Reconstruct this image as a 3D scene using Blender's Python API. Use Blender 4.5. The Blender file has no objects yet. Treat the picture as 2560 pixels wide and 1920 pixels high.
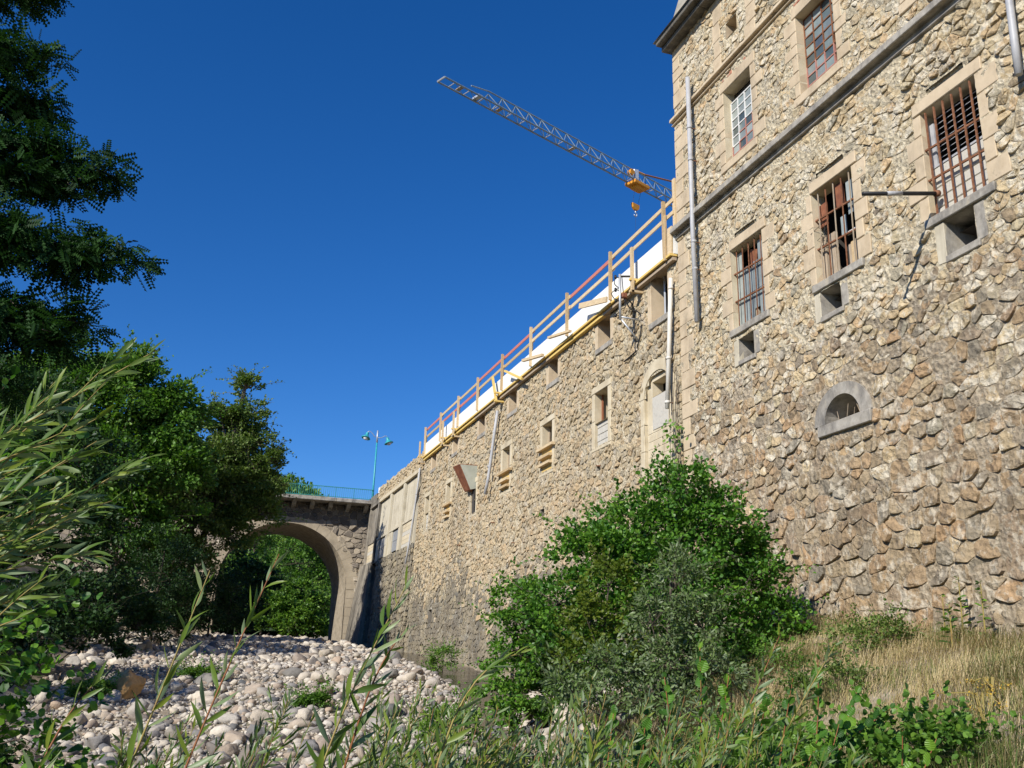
import bpy, math, random
import numpy as np
from mathutils import Vector, Matrix

random.seed(7); RNG = np.random.default_rng(7)
SC = bpy.context.scene
COL = SC.collection
R_ = math.radians

# ------------------------------------------------------------------ camera
CAM_R = np.array([0.9451012, -0.32597542, 0.02288544])
CAM_U = np.array([-0.11543624, -0.26752466, 0.95661122])
CAM_F = np.array([0.30570933, 0.90673623, 0.29046725])
FN = 2420.0 / 2560.0
cam = bpy.data.cameras.new('camera')
cam.sensor_width = 36.0
cam.lens = 36.0 * FN
cam.clip_start = 0.1
cam.clip_end = 3000
camo = bpy.data.objects.new('camera', cam)
COL.objects.link(camo)
mw = Matrix.Identity(4)
for i in range(3):
    mw[i][0] = CAM_R[i]; mw[i][1] = CAM_U[i]; mw[i][2] = -CAM_F[i]
camo.matrix_world = mw
SC.camera = camo

# ------------------------------------------------------------------ sky, sun, exposure
SUN_D = Vector((0.695, 0.463, -0.551)).normalized()      # the way the light travels
SUN_EL = math.asin(-SUN_D.z)
SUN_AZ = math.atan2(-SUN_D.x, -SUN_D.y)                  # from +Y towards +X
world = bpy.data.worlds.new('World')
SC.world = world
world.use_nodes = True
nt = world.node_tree
bg = nt.nodes['Background']
sky = nt.nodes.new('ShaderNodeTexSky')
sky.sky_type = 'NISHITA'
sky.sun_disc = False
sky.sun_elevation = SUN_EL
sky.sun_rotation = SUN_AZ % (2 * math.pi)
sky.altitude = 900
sky.air_density = 1.0
sky.dust_density = 0.0
sky.ozone_density = 6.0
hsv = nt.nodes.new('ShaderNodeHueSaturation')            # deep summer blue, the same over the whole sky
hsv.inputs['Saturation'].default_value = 1.24
hsv.inputs['Hue'].default_value = 0.509
nt.links.new(sky.outputs[0], hsv.inputs['Color'])
nt.links.new(hsv.outputs[0], bg.inputs[0])
bg.inputs[1].default_value = 0.102
sun = bpy.data.lights.new('sun', 'SUN')
sun.energy = 4.6
sun.angle = R_(0.53)
sun.color = (1.0, 0.95, 0.87)
suno = bpy.data.objects.new('sun', sun)
suno.rotation_euler = SUN_D.to_track_quat('-Z', 'Y').to_euler()
suno.location = (-20, -15, 30)
COL.objects.link(suno)
SC.view_settings.view_transform = 'Standard'
SC.view_settings.look = 'None'
SC.view_settings.exposure = 0.42
SC.view_settings.gamma = 1.0
SC.render.engine = 'CYCLES'
SC.cycles.use_denoising = True
SC.cycles.max_bounces = 6
SC.cycles.diffuse_bounces = 3
SC.cycles.transparent_max_bounces = 6
SC.cycles.caustics_reflective = False
SC.cycles.caustics_refractive = False

# ------------------------------------------------------------------ helpers
def proj(p):
    p = np.asarray(p, float)
    d = p @ CAM_F
    return 0.5 + FN * (p @ CAM_R) / d, 0.5 - FN * (p @ CAM_U) / d * 4 / 3, d

def onscreen(p, m=0.03):
    u, v, d = proj(p)
    return d > 0.2 and -m < u < 1 + m and -m < v < 1 + m

def tag(o, label=None, cat=None, group=None, kind=None):
    if label: o['label'] = label
    if cat: o['category'] = cat
    if group: o['group'] = group
    if kind: o['kind'] = kind
    return o

def empty(name, loc, label=None, cat=None, group=None, parent=None):
    o = bpy.data.objects.new(name, None)
    o.empty_display_size = 0.2
    o.location = loc
    COL.objects.link(o)
    if parent is not None:
        adopt(o, parent)
    return tag(o, label, cat, group)

WORLDLOC = {}
def wl(o):
    v = Vector((0, 0, 0))
    while o is not None:
        v = v + o.location
        o = o.parent
    return v

def adopt(o, parent):
    if parent is not None:
        o.parent = parent

def fast_mesh(name, V, F, rnd=None, smooth=False):
    """V (n,3) array, F list of equal-size index arrays or list of lists"""
    me = bpy.data.meshes.new(name)
    V = np.asarray(V, np.float32)
    groups = F if isinstance(F, list) and len(F) and isinstance(F[0], np.ndarray) and F[0].ndim == 2 else None
    if groups is None and isinstance(F, np.ndarray):
        groups = [F]
    if groups is None:
        tot = np.array([len(f) for f in F], np.int32)
        loops = np.fromiter((i for f in F for i in f), np.int32)
    else:
        tot = np.concatenate([np.full(len(g), g.shape[1], np.int32) for g in groups])
        loops = np.concatenate([g.reshape(-1) for g in groups]).astype(np.int32)
    me.vertices.add(len(V)); me.vertices.foreach_set('co', V.reshape(-1))
    me.loops.add(len(loops)); me.loops.foreach_set('vertex_index', loops)
    st = np.zeros(len(tot), np.int32); st[1:] = np.cumsum(tot)[:-1]
    me.polygons.add(len(tot)); me.polygons.foreach_set('loop_start', st)
    me.polygons.foreach_set('use_smooth', np.full(len(tot), bool(smooth)))
    if rnd is not None:
        a = me.attributes.new('rnd', 'FLOAT', 'FACE')
        a.data.foreach_set('value', np.asarray(rnd, np.float32))
    me.update(calc_edges=True)
    return me

def add(name, me, mat, parent=None, loc=None):
    """loc is a world position; the mesh is local to it"""
    o = bpy.data.objects.new(name, me)
    if mat is not None and not me.materials:
        me.materials.append(mat)
    COL.objects.link(o)
    if loc is not None:
        o.location = loc
    if parent is not None:
        o.parent = parent
        o.location = Vector(o.location) - wl(parent)
    return o

class MB:
    """collects world-space boxes, tubes and prisms and builds them as one mesh object"""
    def __init__(self):
        self.v = []; self.f = []
    def quad(self, *p):
        n = len(self.v); self.v += [tuple(q) for q in p]; self.f.append(list(range(n, n + len(p)))); return self
    def hexa(self, p):
        """p: 8 corners, bottom 4 (ccw from above) then top 4"""
        n = len(self.v); self.v += [tuple(q) for q in p]
        for f in ((3, 2, 1, 0), (4, 5, 6, 7), (0, 1, 5, 4), (1, 2, 6, 5), (2, 3, 7, 6), (3, 0, 4, 7)):
            self.f.append([n + i for i in f])
        return self
    def box(self, x0, x1, y0, y1, z0, z1):
        return self.hexa([(x0, y0, z0), (x1, y0, z0), (x1, y1, z0), (x0, y1, z0),
                          (x0, y0, z1), (x1, y0, z1), (x1, y1, z1), (x0, y1, z1)])
    def bar(self, a, b, w, h=None, up=(0, 0, 1)):
        """rectangular bar from a to b, w across, h along up"""
        a = Vector(a); b = Vector(b); h = w if h is None else h
        d = (b - a).normalized(); u = Vector(up)
        s = d.cross(u)
        if s.length < 1e-4: s = d.cross(Vector((1, 0, 0)))
        s.normalize(); u = s.cross(d).normalized()
        s = s * (w / 2); u = u * (h / 2)
        return self.hexa([a - s - u, b - s - u, b + s - u, a + s - u, a - s + u, b - s + u, b + s + u, a + s + u])
    def tube(self, pts, r, n=8, cap=True):
        pts = [Vector(p) for p in pts]
        rs = r if isinstance(r, (list, tuple)) else [r] * len(pts)
        prev = None; base = len(self.v)
        for i, p in enumerate(pts):
            t = (pts[min(i + 1, len(pts) - 1)] - pts[max(i - 1, 0)]).normalized()
            if prev is None:
                u = t.cross(Vector((0, 0, 1)))
                if u.length < 1e-3: u = t.cross(Vector((1, 0, 0)))
            else:
                u = prev - t * prev.dot(t)
            u.normalize(); prev = u; w = t.cross(u)
            for k in range(n):
                a = 2 * math.pi * k / n
                self.v.append(tuple(p + (u * math.cos(a) + w * math.sin(a)) * rs[i]))
        for i in range(len(pts) - 1):
            for k in range(n):
                a = base + i * n + k; b = base + i * n + (k + 1) % n
                self.f.append([a, b, b + n, a + n])
        if cap:
            self.f.append([base + k for k in range(n)][::-1])
            self.f.append([base + (len(pts) - 1) * n + k for k in range(n)])
        return self
    def lathe(self, c, prof, n=16, axis=None):
        """prof: list of (r, h) along axis from c"""
        ax = Vector(axis or (0, 0, 1)).normalized()
        u = ax.cross(Vector((0.3, 0.9, 0.1))).normalized(); w = ax.cross(u); c = Vector(c); base = len(self.v)
        for r, h in prof:
            for k in range(n):
                a = 2 * math.pi * k / n
                self.v.append(tuple(c + ax * h + (u * math.cos(a) + w * math.sin(a)) * r))
        for i in range(len(prof) - 1):
            for k in range(n):
                a = base + i * n + k; b = base + i * n + (k + 1) % n
                self.f.append([a, b, b + n, a + n])
        return self
    def obj(self, name, mat, parent=None, smooth=False, rnd=None, bevel=0):
        V = np.array(self.v, float)
        c = (V.min(0) + V.max(0)) / 2
        me = fast_mesh(name, V - c, self.f, None if rnd is None else np.full(len(self.f), rnd), smooth)
        o = add(name, me, mat, parent, Vector(c))
        if bevel:
            b = o.modifiers.new('bevel', 'BEVEL'); b.width = bevel; b.segments = 1; b.limit_method = 'ANGLE'
        return o

def vnoise(x, y, seed=0):
    """2-D value noise, vectorised"""
    xi = np.floor(x).astype(np.int64); yi = np.floor(y).astype(np.int64)
    xf = x - xi; yf = y - yi
    u = xf * xf * (3 - 2 * xf); v = yf * yf * (3 - 2 * yf)
    def h(a, b):
        n = (a * 374761393 + b * 668265263 + seed * 1442695041) & 0x7fffffff
        n = ((n ^ (n >> 13)) * 1274126177) & 0x7fffffff
        return ((n ^ (n >> 16)) & 0xffff) / 65535.0
    return (h(xi, yi) * (1 - u) + h(xi + 1, yi) * u) * (1 - v) + (h(xi, yi + 1) * (1 - u) + h(xi + 1, yi + 1) * u) * v

def fbm(x, y, seed=0, octv=4):
    s = 0; a = 0.5; x = np.asarray(x, float); y = np.asarray(y, float)
    for k in range(octv):
        s = s + a * (vnoise(x, y, seed + k * 17) - 0.5) * 2
        x = x * 2.03 + 3.1; y = y * 2.03 + 1.7; a *= 0.5
    return s

# ------------------------------------------------------------------ materials
def ramp(nt, fac, cols, const=False):
    n = nt.nodes.new('ShaderNodeValToRGB')
    cr = n.color_ramp
    if const: cr.interpolation = 'CONSTANT'
    k = len(cols)
    pos = [c[3] if len(c) > 3 else i / max(1, k - 1) for i, c in enumerate(cols)]
    cr.elements[0].position = pos[0]; cr.elements[0].color = (*cols[0][:3], 1)
    cr.elements[1].position = pos[-1]; cr.elements[1].color = (*cols[-1][:3], 1)
    for p, c in list(zip(pos, cols))[1:-1]:
        e = cr.elements.new(p); e.color = (*c[:3], 1)
    nt.links.new(fac, n.inputs[0])
    return n.outputs[0]

def noise(nt, vec, scale, detail=4, rough=0.6):
    n = nt.nodes.new('ShaderNodeTexNoise')
    n.inputs['Scale'].default_value = scale; n.inputs['Detail'].default_value = detail
    n.inputs['Roughness'].default_value = rough
    if vec is not None: nt.links.new(vec, n.inputs['Vector'])
    return n.outputs[0]

def math_(nt, op, a, b=None):
    n = nt.nodes.new('ShaderNodeMath'); n.operation = op
    for i, x in enumerate((a, b)):
        if x is None: continue
        if isinstance(x, (int, float)): n.inputs[i].default_value = x
        else: nt.links.new(x, n.inputs[i])
    return n.outputs[0]

def mix(nt, fac, a, b, mode='MIX'):
    n = nt.nodes.new('ShaderNodeMix'); n.data_type = 'RGBA'; n.blend_type = mode
    if isinstance(fac, (int, float)): n.inputs[0].default_value = fac
    else: nt.links.new(fac, n.inputs[0])
    for i, x in ((6, a), (7, b)):
        if isinstance(x, tuple): n.inputs[i].default_value = (*x[:3], 1)
        else: nt.links.new(x, n.inputs[i])
    return n.outputs[2]

def sepz(nt, vec, ax):
    n = nt.nodes.new('ShaderNodeSeparateXYZ'); nt.links.new(vec, n.inputs[0]); return n.outputs[ax]

def scalevec(nt, vec, s):
    n = nt.nodes.new('ShaderNodeMapping'); n.inputs['Scale'].default_value = s
    nt.links.new(vec, n.inputs['Vector']); return n.outputs[0]

def rndfac(nt):
    """per-stone / per-leaf number: face attribute plus the object's own random"""
    a = nt.nodes.new('ShaderNodeAttribute'); a.attribute_name = 'rnd'
    oi = nt.nodes.new('ShaderNodeObjectInfo')
    return math_(nt, 'FRACT', math_(nt, 'ADD', a.outputs['Fac'], oi.outputs['Random']))

MATS = {}
def material(name, cols, scale=4.0, rough=0.85, bump=0.25, bscale=25.0, bdist=0.02, per=False, metal=0.0,
             spec=0.3, stain=None, grain=None, coat=0.0, crag=0):
    """cols: ramp of base colours, by noise or (per) by the piece's own number;
    stain: list of (colour, threshold, scale vector, strength) patches; grain: scale vector for streaks"""
    m = bpy.data.materials.new(name); m.use_nodes = True
    nt = m.node_tree; bs = nt.nodes['Principled BSDF']
    geo = nt.nodes.new('ShaderNodeNewGeometry'); pos = geo.outputs['Position']
    n1 = noise(nt, scalevec(nt, pos, grain) if grain else pos, scale, 6, 0.65)
    if per:
        c = ramp(nt, rndfac(nt), cols)
        c = mix(nt, 1.0, c, ramp(nt, n1, [(0.7, 0.69, 0.67, 0.25), (1.15, 1.14, 1.12, 0.75)]), 'MULTIPLY')
    else:
        k = len(cols)
        cc = [(*q[:3], 0.28 + 0.44 * i / max(1, k - 1)) for i, q in enumerate(cols)]
        c = ramp(nt, n1, cc)
    for st in (stain or []):
        col, lo, hi, sv, amt = st
        f = ramp(nt, noise(nt, scalevec(nt, pos, sv), 1.0, 5, 0.7), [(0, 0, 0, lo), (amt, amt, amt, hi)])
        c = mix(nt, f, c, col)
    nt.links.new(c, bs.inputs['Base Color'])
    bs.inputs['Roughness'].default_value = rough
    bs.inputs['Metallic'].default_value = metal
    bs.inputs['Specular IOR Level'].default_value = spec
    bs.inputs['Coat Weight'].default_value = coat
    if bump:
        b = nt.nodes.new('ShaderNodeBump'); b.inputs['Strength'].default_value = bump
        b.inputs['Distance'].default_value = bdist
        nb = noise(nt, scalevec(nt, pos, grain) if grain else pos, bscale, 6, 0.7)
        if crag:
            vt = nt.nodes.new('ShaderNodeTexVoronoi'); vt.inputs['Scale'].default_value = crag
            nt.links.new(pos, vt.inputs['Vector'])
            nb = math_(nt, 'ADD', nb, math_(nt, 'MULTIPLY', vt.outputs['Distance'], 0.9))
        nt.links.new(nb, b.inputs['Height']); nt.links.new(b.outputs[0], bs.inputs['Normal'])
    MATS[name] = m
    return m

def leafmat(name, cols, trans=0.35, rough=0.45, spec=0.35, back=None, tint=(1.0, 1.2, 0.5)):
    m = bpy.data.materials.new(name); m.use_nodes = True
    nt = m.node_tree; bs = nt.nodes['Principled BSDF']; out = nt.nodes['Material Output']
    c = ramp(nt, rndfac(nt), cols)
    if back:
        geo = nt.nodes.new('ShaderNodeNewGeometry')
        c0 = c
        c = mix(nt, math_(nt, 'MULTIPLY', geo.outputs['Backfacing'], 0.6), c0, back)
    nt.links.new(c, bs.inputs['Base Color'])
    bs.inputs['Roughness'].default_value = rough
    bs.inputs['Specular IOR Level'].default_value = spec
    tr = nt.nodes.new('ShaderNodeBsdfTranslucent')
    tc = mix(nt, 1.0, c, tint, 'MULTIPLY')
    nt.links.new(tc, tr.inputs['Color'])
    mx = nt.nodes.new('ShaderNodeMixShader'); mx.inputs[0].default_value = trans
    nt.links.new(bs.outputs[0], mx.inputs[1]); nt.links.new(tr.outputs[0], mx.inputs[2])
    nt.links.new(mx.outputs[0], out.inputs['Surface'])
    return m

MORTAR = material('lime_mortar', [(0.388, 0.322, 0.214), (0.593, 0.508, 0.352), (0.752, 0.667, 0.484)], 9.0, 0.95, 1.0, 20, 0.06, crag=11,
                  stain=[((0.26, 0.21, 0.155), 0.50, 0.74, (0.5, 0.5, 0.35), 0.6), ((0.20, 0.165, 0.125), 0.56, 0.66, (2.2, 2.2, 1.6), 0.55)])
MORTAR_T = material('weathered_lime_mortar', [(0.255, 0.203, 0.138), (0.418, 0.339, 0.235), (0.673, 0.588, 0.428)], 9.0, 0.95, 1.0, 20, 0.06, crag=11,
                  stain=[((0.16, 0.135, 0.105), 0.48, 0.72, (0.6, 0.6, 0.45), 0.6), ((0.66, 0.60, 0.50), 0.60, 0.68, (3.0, 3.0, 3.0), 0.6)])
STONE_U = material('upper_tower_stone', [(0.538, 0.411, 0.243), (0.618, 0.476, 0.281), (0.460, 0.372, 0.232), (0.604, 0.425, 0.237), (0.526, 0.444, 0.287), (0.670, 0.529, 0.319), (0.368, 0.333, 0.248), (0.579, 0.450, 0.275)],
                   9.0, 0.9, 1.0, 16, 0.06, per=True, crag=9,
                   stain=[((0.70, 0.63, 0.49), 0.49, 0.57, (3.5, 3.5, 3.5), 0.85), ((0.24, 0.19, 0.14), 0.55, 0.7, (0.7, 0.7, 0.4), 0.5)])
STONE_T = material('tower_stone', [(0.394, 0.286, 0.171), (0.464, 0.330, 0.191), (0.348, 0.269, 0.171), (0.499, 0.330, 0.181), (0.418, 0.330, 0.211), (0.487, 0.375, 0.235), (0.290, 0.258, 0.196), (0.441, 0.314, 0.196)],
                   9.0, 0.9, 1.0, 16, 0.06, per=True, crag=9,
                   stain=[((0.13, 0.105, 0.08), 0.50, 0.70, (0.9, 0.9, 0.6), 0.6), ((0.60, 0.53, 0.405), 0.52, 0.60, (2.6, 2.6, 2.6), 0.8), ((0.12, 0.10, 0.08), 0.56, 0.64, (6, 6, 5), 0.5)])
STONE_M = material('mill_stone', [(0.489, 0.393, 0.248), (0.554, 0.446, 0.282), (0.445, 0.360, 0.230), (0.543, 0.403, 0.239), (0.510, 0.424, 0.282), (0.380, 0.328, 0.235)],
                   9.0, 0.9, 1.0, 18, 0.05, per=True, crag=10,
                   stain=[((0.18, 0.145, 0.11), 0.52, 0.74, (0.8, 0.55, 0.22), 0.6), ((0.60, 0.53, 0.42), 0.54, 0.62, (3.2, 3.2, 3.2), 0.6)])
MORTAR_LOW = material('weathered_mortar', [(0.210, 0.190, 0.144), (0.324, 0.292, 0.222), (0.469, 0.464, 0.400)], 8.0, 0.95, 0.9, 20, 0.05, crag=11,
                      stain=[((0.10, 0.085, 0.07), 0.45, 0.7, (1.2, 0.9, 0.16), 0.75)])
STONE_LOW = material('weathered_stone', [(0.242, 0.205, 0.147), (0.331, 0.284, 0.198), (0.287, 0.250, 0.188), (0.375, 0.317, 0.209), (0.221, 0.205, 0.168)],
                     9.0, 0.9, 0.9, 18, 0.05, per=True, crag=10,
                     stain=[((0.08, 0.07, 0.06), 0.45, 0.68, (1.2, 0.9, 0.16), 0.75), ((0.62, 0.60, 0.56), 0.60, 0.72, (4.0, 3.0, 0.5), 0.6)])
DRESSED = material('dressed_sandstone', [(0.426, 0.330, 0.214), (0.533, 0.427, 0.289), (0.597, 0.480, 0.330)], 2.5, 0.88, 0.25, 45, 0.01,
                   stain=[((0.22, 0.18, 0.13), 0.5, 0.75, (1.2, 1.2, 0.4), 0.6), ((0.14, 0.12, 0.09), 0.6, 0.7, (5, 5, 3), 0.5)])
GREYSTONE = material('grey_sill_stone', [(0.22, 0.20, 0.17), (0.34, 0.31, 0.26), (0.44, 0.41, 0.35)], 5.0, 0.9, 0.4, 40, 0.015,
                     stain=[((0.09, 0.085, 0.08), 0.45, 0.68, (2.5, 2.5, 1.2), 0.75), ((0.42, 0.36, 0.26), 0.58, 0.68, (3, 3, 2), 0.6)])
PLASTER = material('pale_plaster', [(0.440, 0.365, 0.241), (0.560, 0.480, 0.335), (0.620, 0.547, 0.404)], 2.0, 0.92, 0.3, 30, 0.01,
                   stain=[((0.30, 0.24, 0.16), 0.5, 0.75, (1.4, 1.4, 0.25), 0.6)])
CONCRETE = material('stained_concrete', [(0.400, 0.349, 0.252), (0.520, 0.466, 0.351), (0.580, 0.524, 0.405)], 1.4, 0.9, 0.3, 25, 0.01,
                    stain=[((0.22, 0.18, 0.13), 0.5, 0.72, (1.2, 1.6, 0.14), 0.7)])
DARKCONC = material('blackened_concrete', [(0.16, 0.14, 0.12), (0.28, 0.25, 0.20), (0.36, 0.32, 0.26)], 1.8, 0.9, 0.4, 25, 0.015,
                    stain=[((0.03, 0.027, 0.024), 0.42, 0.62, (1.0, 1.2, 0.10), 0.85)])
WHITECON = material('new_white_concrete', [(0.70, 0.70, 0.66), (0.76, 0.76, 0.72), (0.78, 0.78, 0.75)], 1.2, 0.75, 0.1, 30, 0.005)
BLOCK = material('concrete_block', [(0.40, 0.38, 0.33), (0.52, 0.49, 0.42), (0.46, 0.43, 0.37)], 8.0, 0.95, 0.5, 60, 0.01)
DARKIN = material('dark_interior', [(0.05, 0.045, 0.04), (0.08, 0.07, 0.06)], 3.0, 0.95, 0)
TIMBER = material('raw_timber', [(0.46, 0.33, 0.18), (0.58, 0.44, 0.26), (0.66, 0.52, 0.33)], 5.0, 0.75, 0.2, 30, 0.004, per=True, grain=(6, 1, 6))
TIMBERY = material('yellow_formwork_timber', [(0.62, 0.42, 0.09), (0.70, 0.50, 0.16), (0.58, 0.40, 0.14)], 5.0, 0.7, 0.2, 30, 0.004, grain=(6, 1, 6))
TIMBERR = material('red_primed_timber', [(0.42, 0.13, 0.10), (0.52, 0.19, 0.14), (0.48, 0.16, 0.13)], 6.0, 0.7, 0.2, 30, 0.004)
OLDWOOD = material('weathered_wood', [(0.26, 0.19, 0.12), (0.38, 0.30, 0.21), (0.46, 0.39, 0.30)], 6.0, 0.85, 0.4, 40, 0.006, grain=(6, 6, 1))
OSB = material('strand_board', [(0.50, 0.33, 0.10), (0.64, 0.45, 0.16), (0.70, 0.54, 0.26)], 25.0, 0.8, 0.2, 60, 0.003)
RUST = material('rusted_iron', [(0.10, 0.045, 0.025), (0.20, 0.085, 0.04), (0.30, 0.14, 0.08)], 14.0, 0.8, 0.4, 60, 0.004)
RUSTSHEET = material('rusty_sheet', [(0.14, 0.05, 0.03), (0.24, 0.09, 0.045), (0.34, 0.15, 0.08)], 4.0, 0.7, 0.2, 40, 0.004)
REDOX = material('red_oxide_paint', [(0.30, 0.12, 0.09), (0.40, 0.19, 0.15), (0.44, 0.26, 0.21)], 9.0, 0.7, 0.2, 40, 0.004)
WHITEPT = material('old_white_paint', [(0.50, 0.48, 0.46), (0.66, 0.65, 0.62), (0.72, 0.71, 0.69)], 7.0, 0.6, 0.1, 40, 0.003)
ZINC = material('zinc_pipe', [(0.302, 0.302, 0.311), (0.396, 0.396, 0.400), (0.432, 0.432, 0.437)], 4.0, 0.5, 0.1, 40, 0.003, metal=0.0, spec=0.4)
PVC = material('pale_plastic_pipe', [(0.52, 0.49, 0.42), (0.62, 0.59, 0.52), (0.66, 0.64, 0.57)], 3.0, 0.6, 0.05, 40, 0.003)
GALV = material('galvanised_steel', [(0.38, 0.40, 0.42), (0.50, 0.52, 0.54), (0.56, 0.58, 0.60)], 6.0, 0.5, 0.1, 40, 0.003, metal=0.6, spec=0.5)
BLACKPL = material('black_plastic', [(0.015, 0.015, 0.016), (0.03, 0.03, 0.03)], 6.0, 0.5, 0)
GREENSTEEL = material('grey_green_sheet_steel', [(0.30, 0.31, 0.25), (0.38, 0.39, 0.32), (0.44, 0.44, 0.37)], 2.5, 0.55, 0.1, 30, 0.004,
                      stain=[((0.24, 0.10, 0.05), 0.62, 0.75, (2, 2, 1), 0.7)])
TURQ = material('turquoise_paint', [(0.02, 0.24, 0.28), (0.03, 0.32, 0.36), (0.05, 0.36, 0.38)], 5.0, 0.45, 0.05, 30, 0.003, spec=0.5)
TEALRAIL = material('faded_teal_paint', [(0.02, 0.16, 0.17), (0.04, 0.24, 0.24), (0.05, 0.28, 0.26)], 5.0, 0.5, 0.05, 30, 0.003, spec=0.5)
CRANEST = material('blue_grey_crane_steel', [(0.16, 0.22, 0.27), (0.24, 0.31, 0.36), (0.30, 0.37, 0.42)], 2.0, 0.5, 0, metal=0.3, spec=0.5)
CRANEOR = material('orange_crane_paint', [(0.55, 0.20, 0.02), (0.68, 0.29, 0.03), (0.60, 0.25, 0.03)], 3.0, 0.5, 0)
CRANEBR = material('brown_tie_bar', [(0.24, 0.09, 0.03), (0.34, 0.14, 0.05)], 3.0, 0.6, 0)
BRICKRED = material('red_brick', [(0.34, 0.13, 0.08), (0.44, 0.20, 0.13), (0.40, 0.24, 0.17)], 9.0, 0.9, 0.4, 50, 0.006, per=True)
SLATE = material('roof_stone', [(0.24, 0.22, 0.18), (0.34, 0.31, 0.25), (0.42, 0.38, 0.30)], 3.0, 0.9, 0.4, 30, 0.01)
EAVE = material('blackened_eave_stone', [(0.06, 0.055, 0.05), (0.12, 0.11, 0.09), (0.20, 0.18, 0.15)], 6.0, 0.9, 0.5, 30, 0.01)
BARK = material('bark', [(0.05, 0.04, 0.03), (0.10, 0.08, 0.06), (0.15, 0.12, 0.09)], 10.0, 0.95, 0.6, 40, 0.02)
PALEGLASS = material('frosted_window_glass', [(0.20, 0.23, 0.23), (0.30, 0.34, 0.33), (0.36, 0.40, 0.38)], 3.0, 0.25, 0, per=True, spec=0.5)
GLASS = material('dirty_window_glass', [(0.05, 0.07, 0.08), (0.10, 0.13, 0.13), (0.22, 0.27, 0.26), (0.30, 0.35, 0.33), (0.08, 0.10, 0.12)], 3.0, 0.12, 0, per=True, spec=0.6)
# ------------------------------------------------------------------ rubble masonry
def clip(poly, nx, ny, c):
    """keep nx*x + ny*y <= c"""
    out = []; n = len(poly)
    for i in range(n):
        ax, ay = poly[i]; bx, by = poly[(i + 1) % n]
        da = nx * ax + ny * ay - c; db = nx * bx + ny * by - c
        if da <= 0: out.append((ax, ay))
        if (da < 0 < db) or (db < 0 < da):
            t = da / (da - db); out.append((ax + (bx - ax) * t, ay + (by - ay) * t))
    return out

def voronoi(sites, rect, aniso):
    """cells of sites (list of (s,t)) cut to rect, measured in (s/aniso, t)"""
    s0, s1, t0, t1 = rect
    P = [(s / aniso, t) for s, t in sites]
    if not P: return []
    cell = math.sqrt((s1 - s0) / aniso * (t1 - t0) / len(P))
    B = {}
    for i, (a, b) in enumerate(P): B.setdefault((int(a // cell), int(b // cell)), []).append(i)
    out = []
    for i, (a, b) in enumerate(P):
        r = 2.6 * cell
        poly = [(max(a - r, s0 / aniso), max(b - r, t0)), (min(a + r, s1 / aniso), max(b - r, t0)),
                (min(a + r, s1 / aniso), min(b + r, t1)), (max(a - r, s0 / aniso), min(b + r, t1))]
        ca, cb = int(a // cell), int(b // cell)
        nb = []
        for da in range(-2, 3):
            for db in range(-2, 3):
                for j in B.get((ca + da, cb + db), ()):
                    if j != i:
                        x, y = P[j]; nb.append(((x - a) ** 2 + (y - b) ** 2, x, y))
        nb.sort()
        for d2, x, y in nb:
            if not poly: break
            if d2 > 4 * max((p - a) ** 2 + (q - b) ** 2 for p, q in poly): break
            nx, ny = x - a, y - b
            poly = clip(poly, nx, ny, (x * x + y * y - a * a - b * b) / 2)
        if len(poly) >= 3:
            out.append((i, [(p * aniso, q) for p, q in poly]))
    return out

def stone_mesh(poly, c, h, gap, rr, sh=0.0):
    """a rough stone standing h proud of its bed; returns local verts (s,t,out) and faces"""
    cx, cy = c
    rad = [math.hypot(p - cx, q - cy) for p, q in poly]
    pts = []
    for (p, q), r in zip(poly, rad):
        k = max(0.4, 1 - gap * rr.uniform(0.2, 1.6) / max(r, 1e-3))
        pts.append((cx + (p - cx) * k, cy + (q - cy) * k))
    o = []
    n = len(pts)
    for i in range(n):                                   # knock the corners off
        a = pts[i]; b = pts[(i + 1) % n]
        L = math.hypot(a[0] - b[0], a[1] - b[1])
        if L < 0.035:
            o.append(((a[0] + b[0]) / 2, (a[1] + b[1]) / 2)); continue
        k = rr.uniform(0.08, 0.26)
        o.append((a[0] + (b[0] - a[0]) * k, a[1] + (b[1] - a[1]) * k))
        o.append((b[0] + (a[0] - b[0]) * k, b[1] + (a[1] - b[1]) * k))
    n = len(o)
    tx, ty = rr.uniform(-0.22, 0.22), rr.uniform(-0.3, 0.12)
    V = []
    h0 = h * rr.uniform(0.7, 1.1)
    for p, q in o: V.append((p, q, -0.06))
    for p, q in o:
        k = 0.985 + rr.uniform(-.05, .03)
        V.append((cx + (p - cx) * k, cy + (q - cy) * k, max(0.0, h0 * rr.uniform(0.55, 0.85) + (tx * (p - cx) + ty * (q - cy)) * .8)))
    for p, q in o:
        k = rr.uniform(0.6, 0.88); dx, dy = (p - cx) * k, (q - cy) * k
        V.append((cx + dx, cy + dy, max(0.0, h0 * rr.uniform(0.8, 1.25) + tx * dx + ty * dy)))
    V.append((cx + rr.uniform(-.02, .02), cy + rr.uniform(-.02, .02), h0 * rr.uniform(0.8, 1.2)))
    F = []
    for r in range(2):
        for i in range(n):
            a = r * n + i; b = r * n + (i + 1) % n
            F.append([a, b, b + n, a + n])
    for i in range(n): F.append([2 * n + i, 2 * n + (i + 1) % n, 3 * n])
    return V, F

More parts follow.
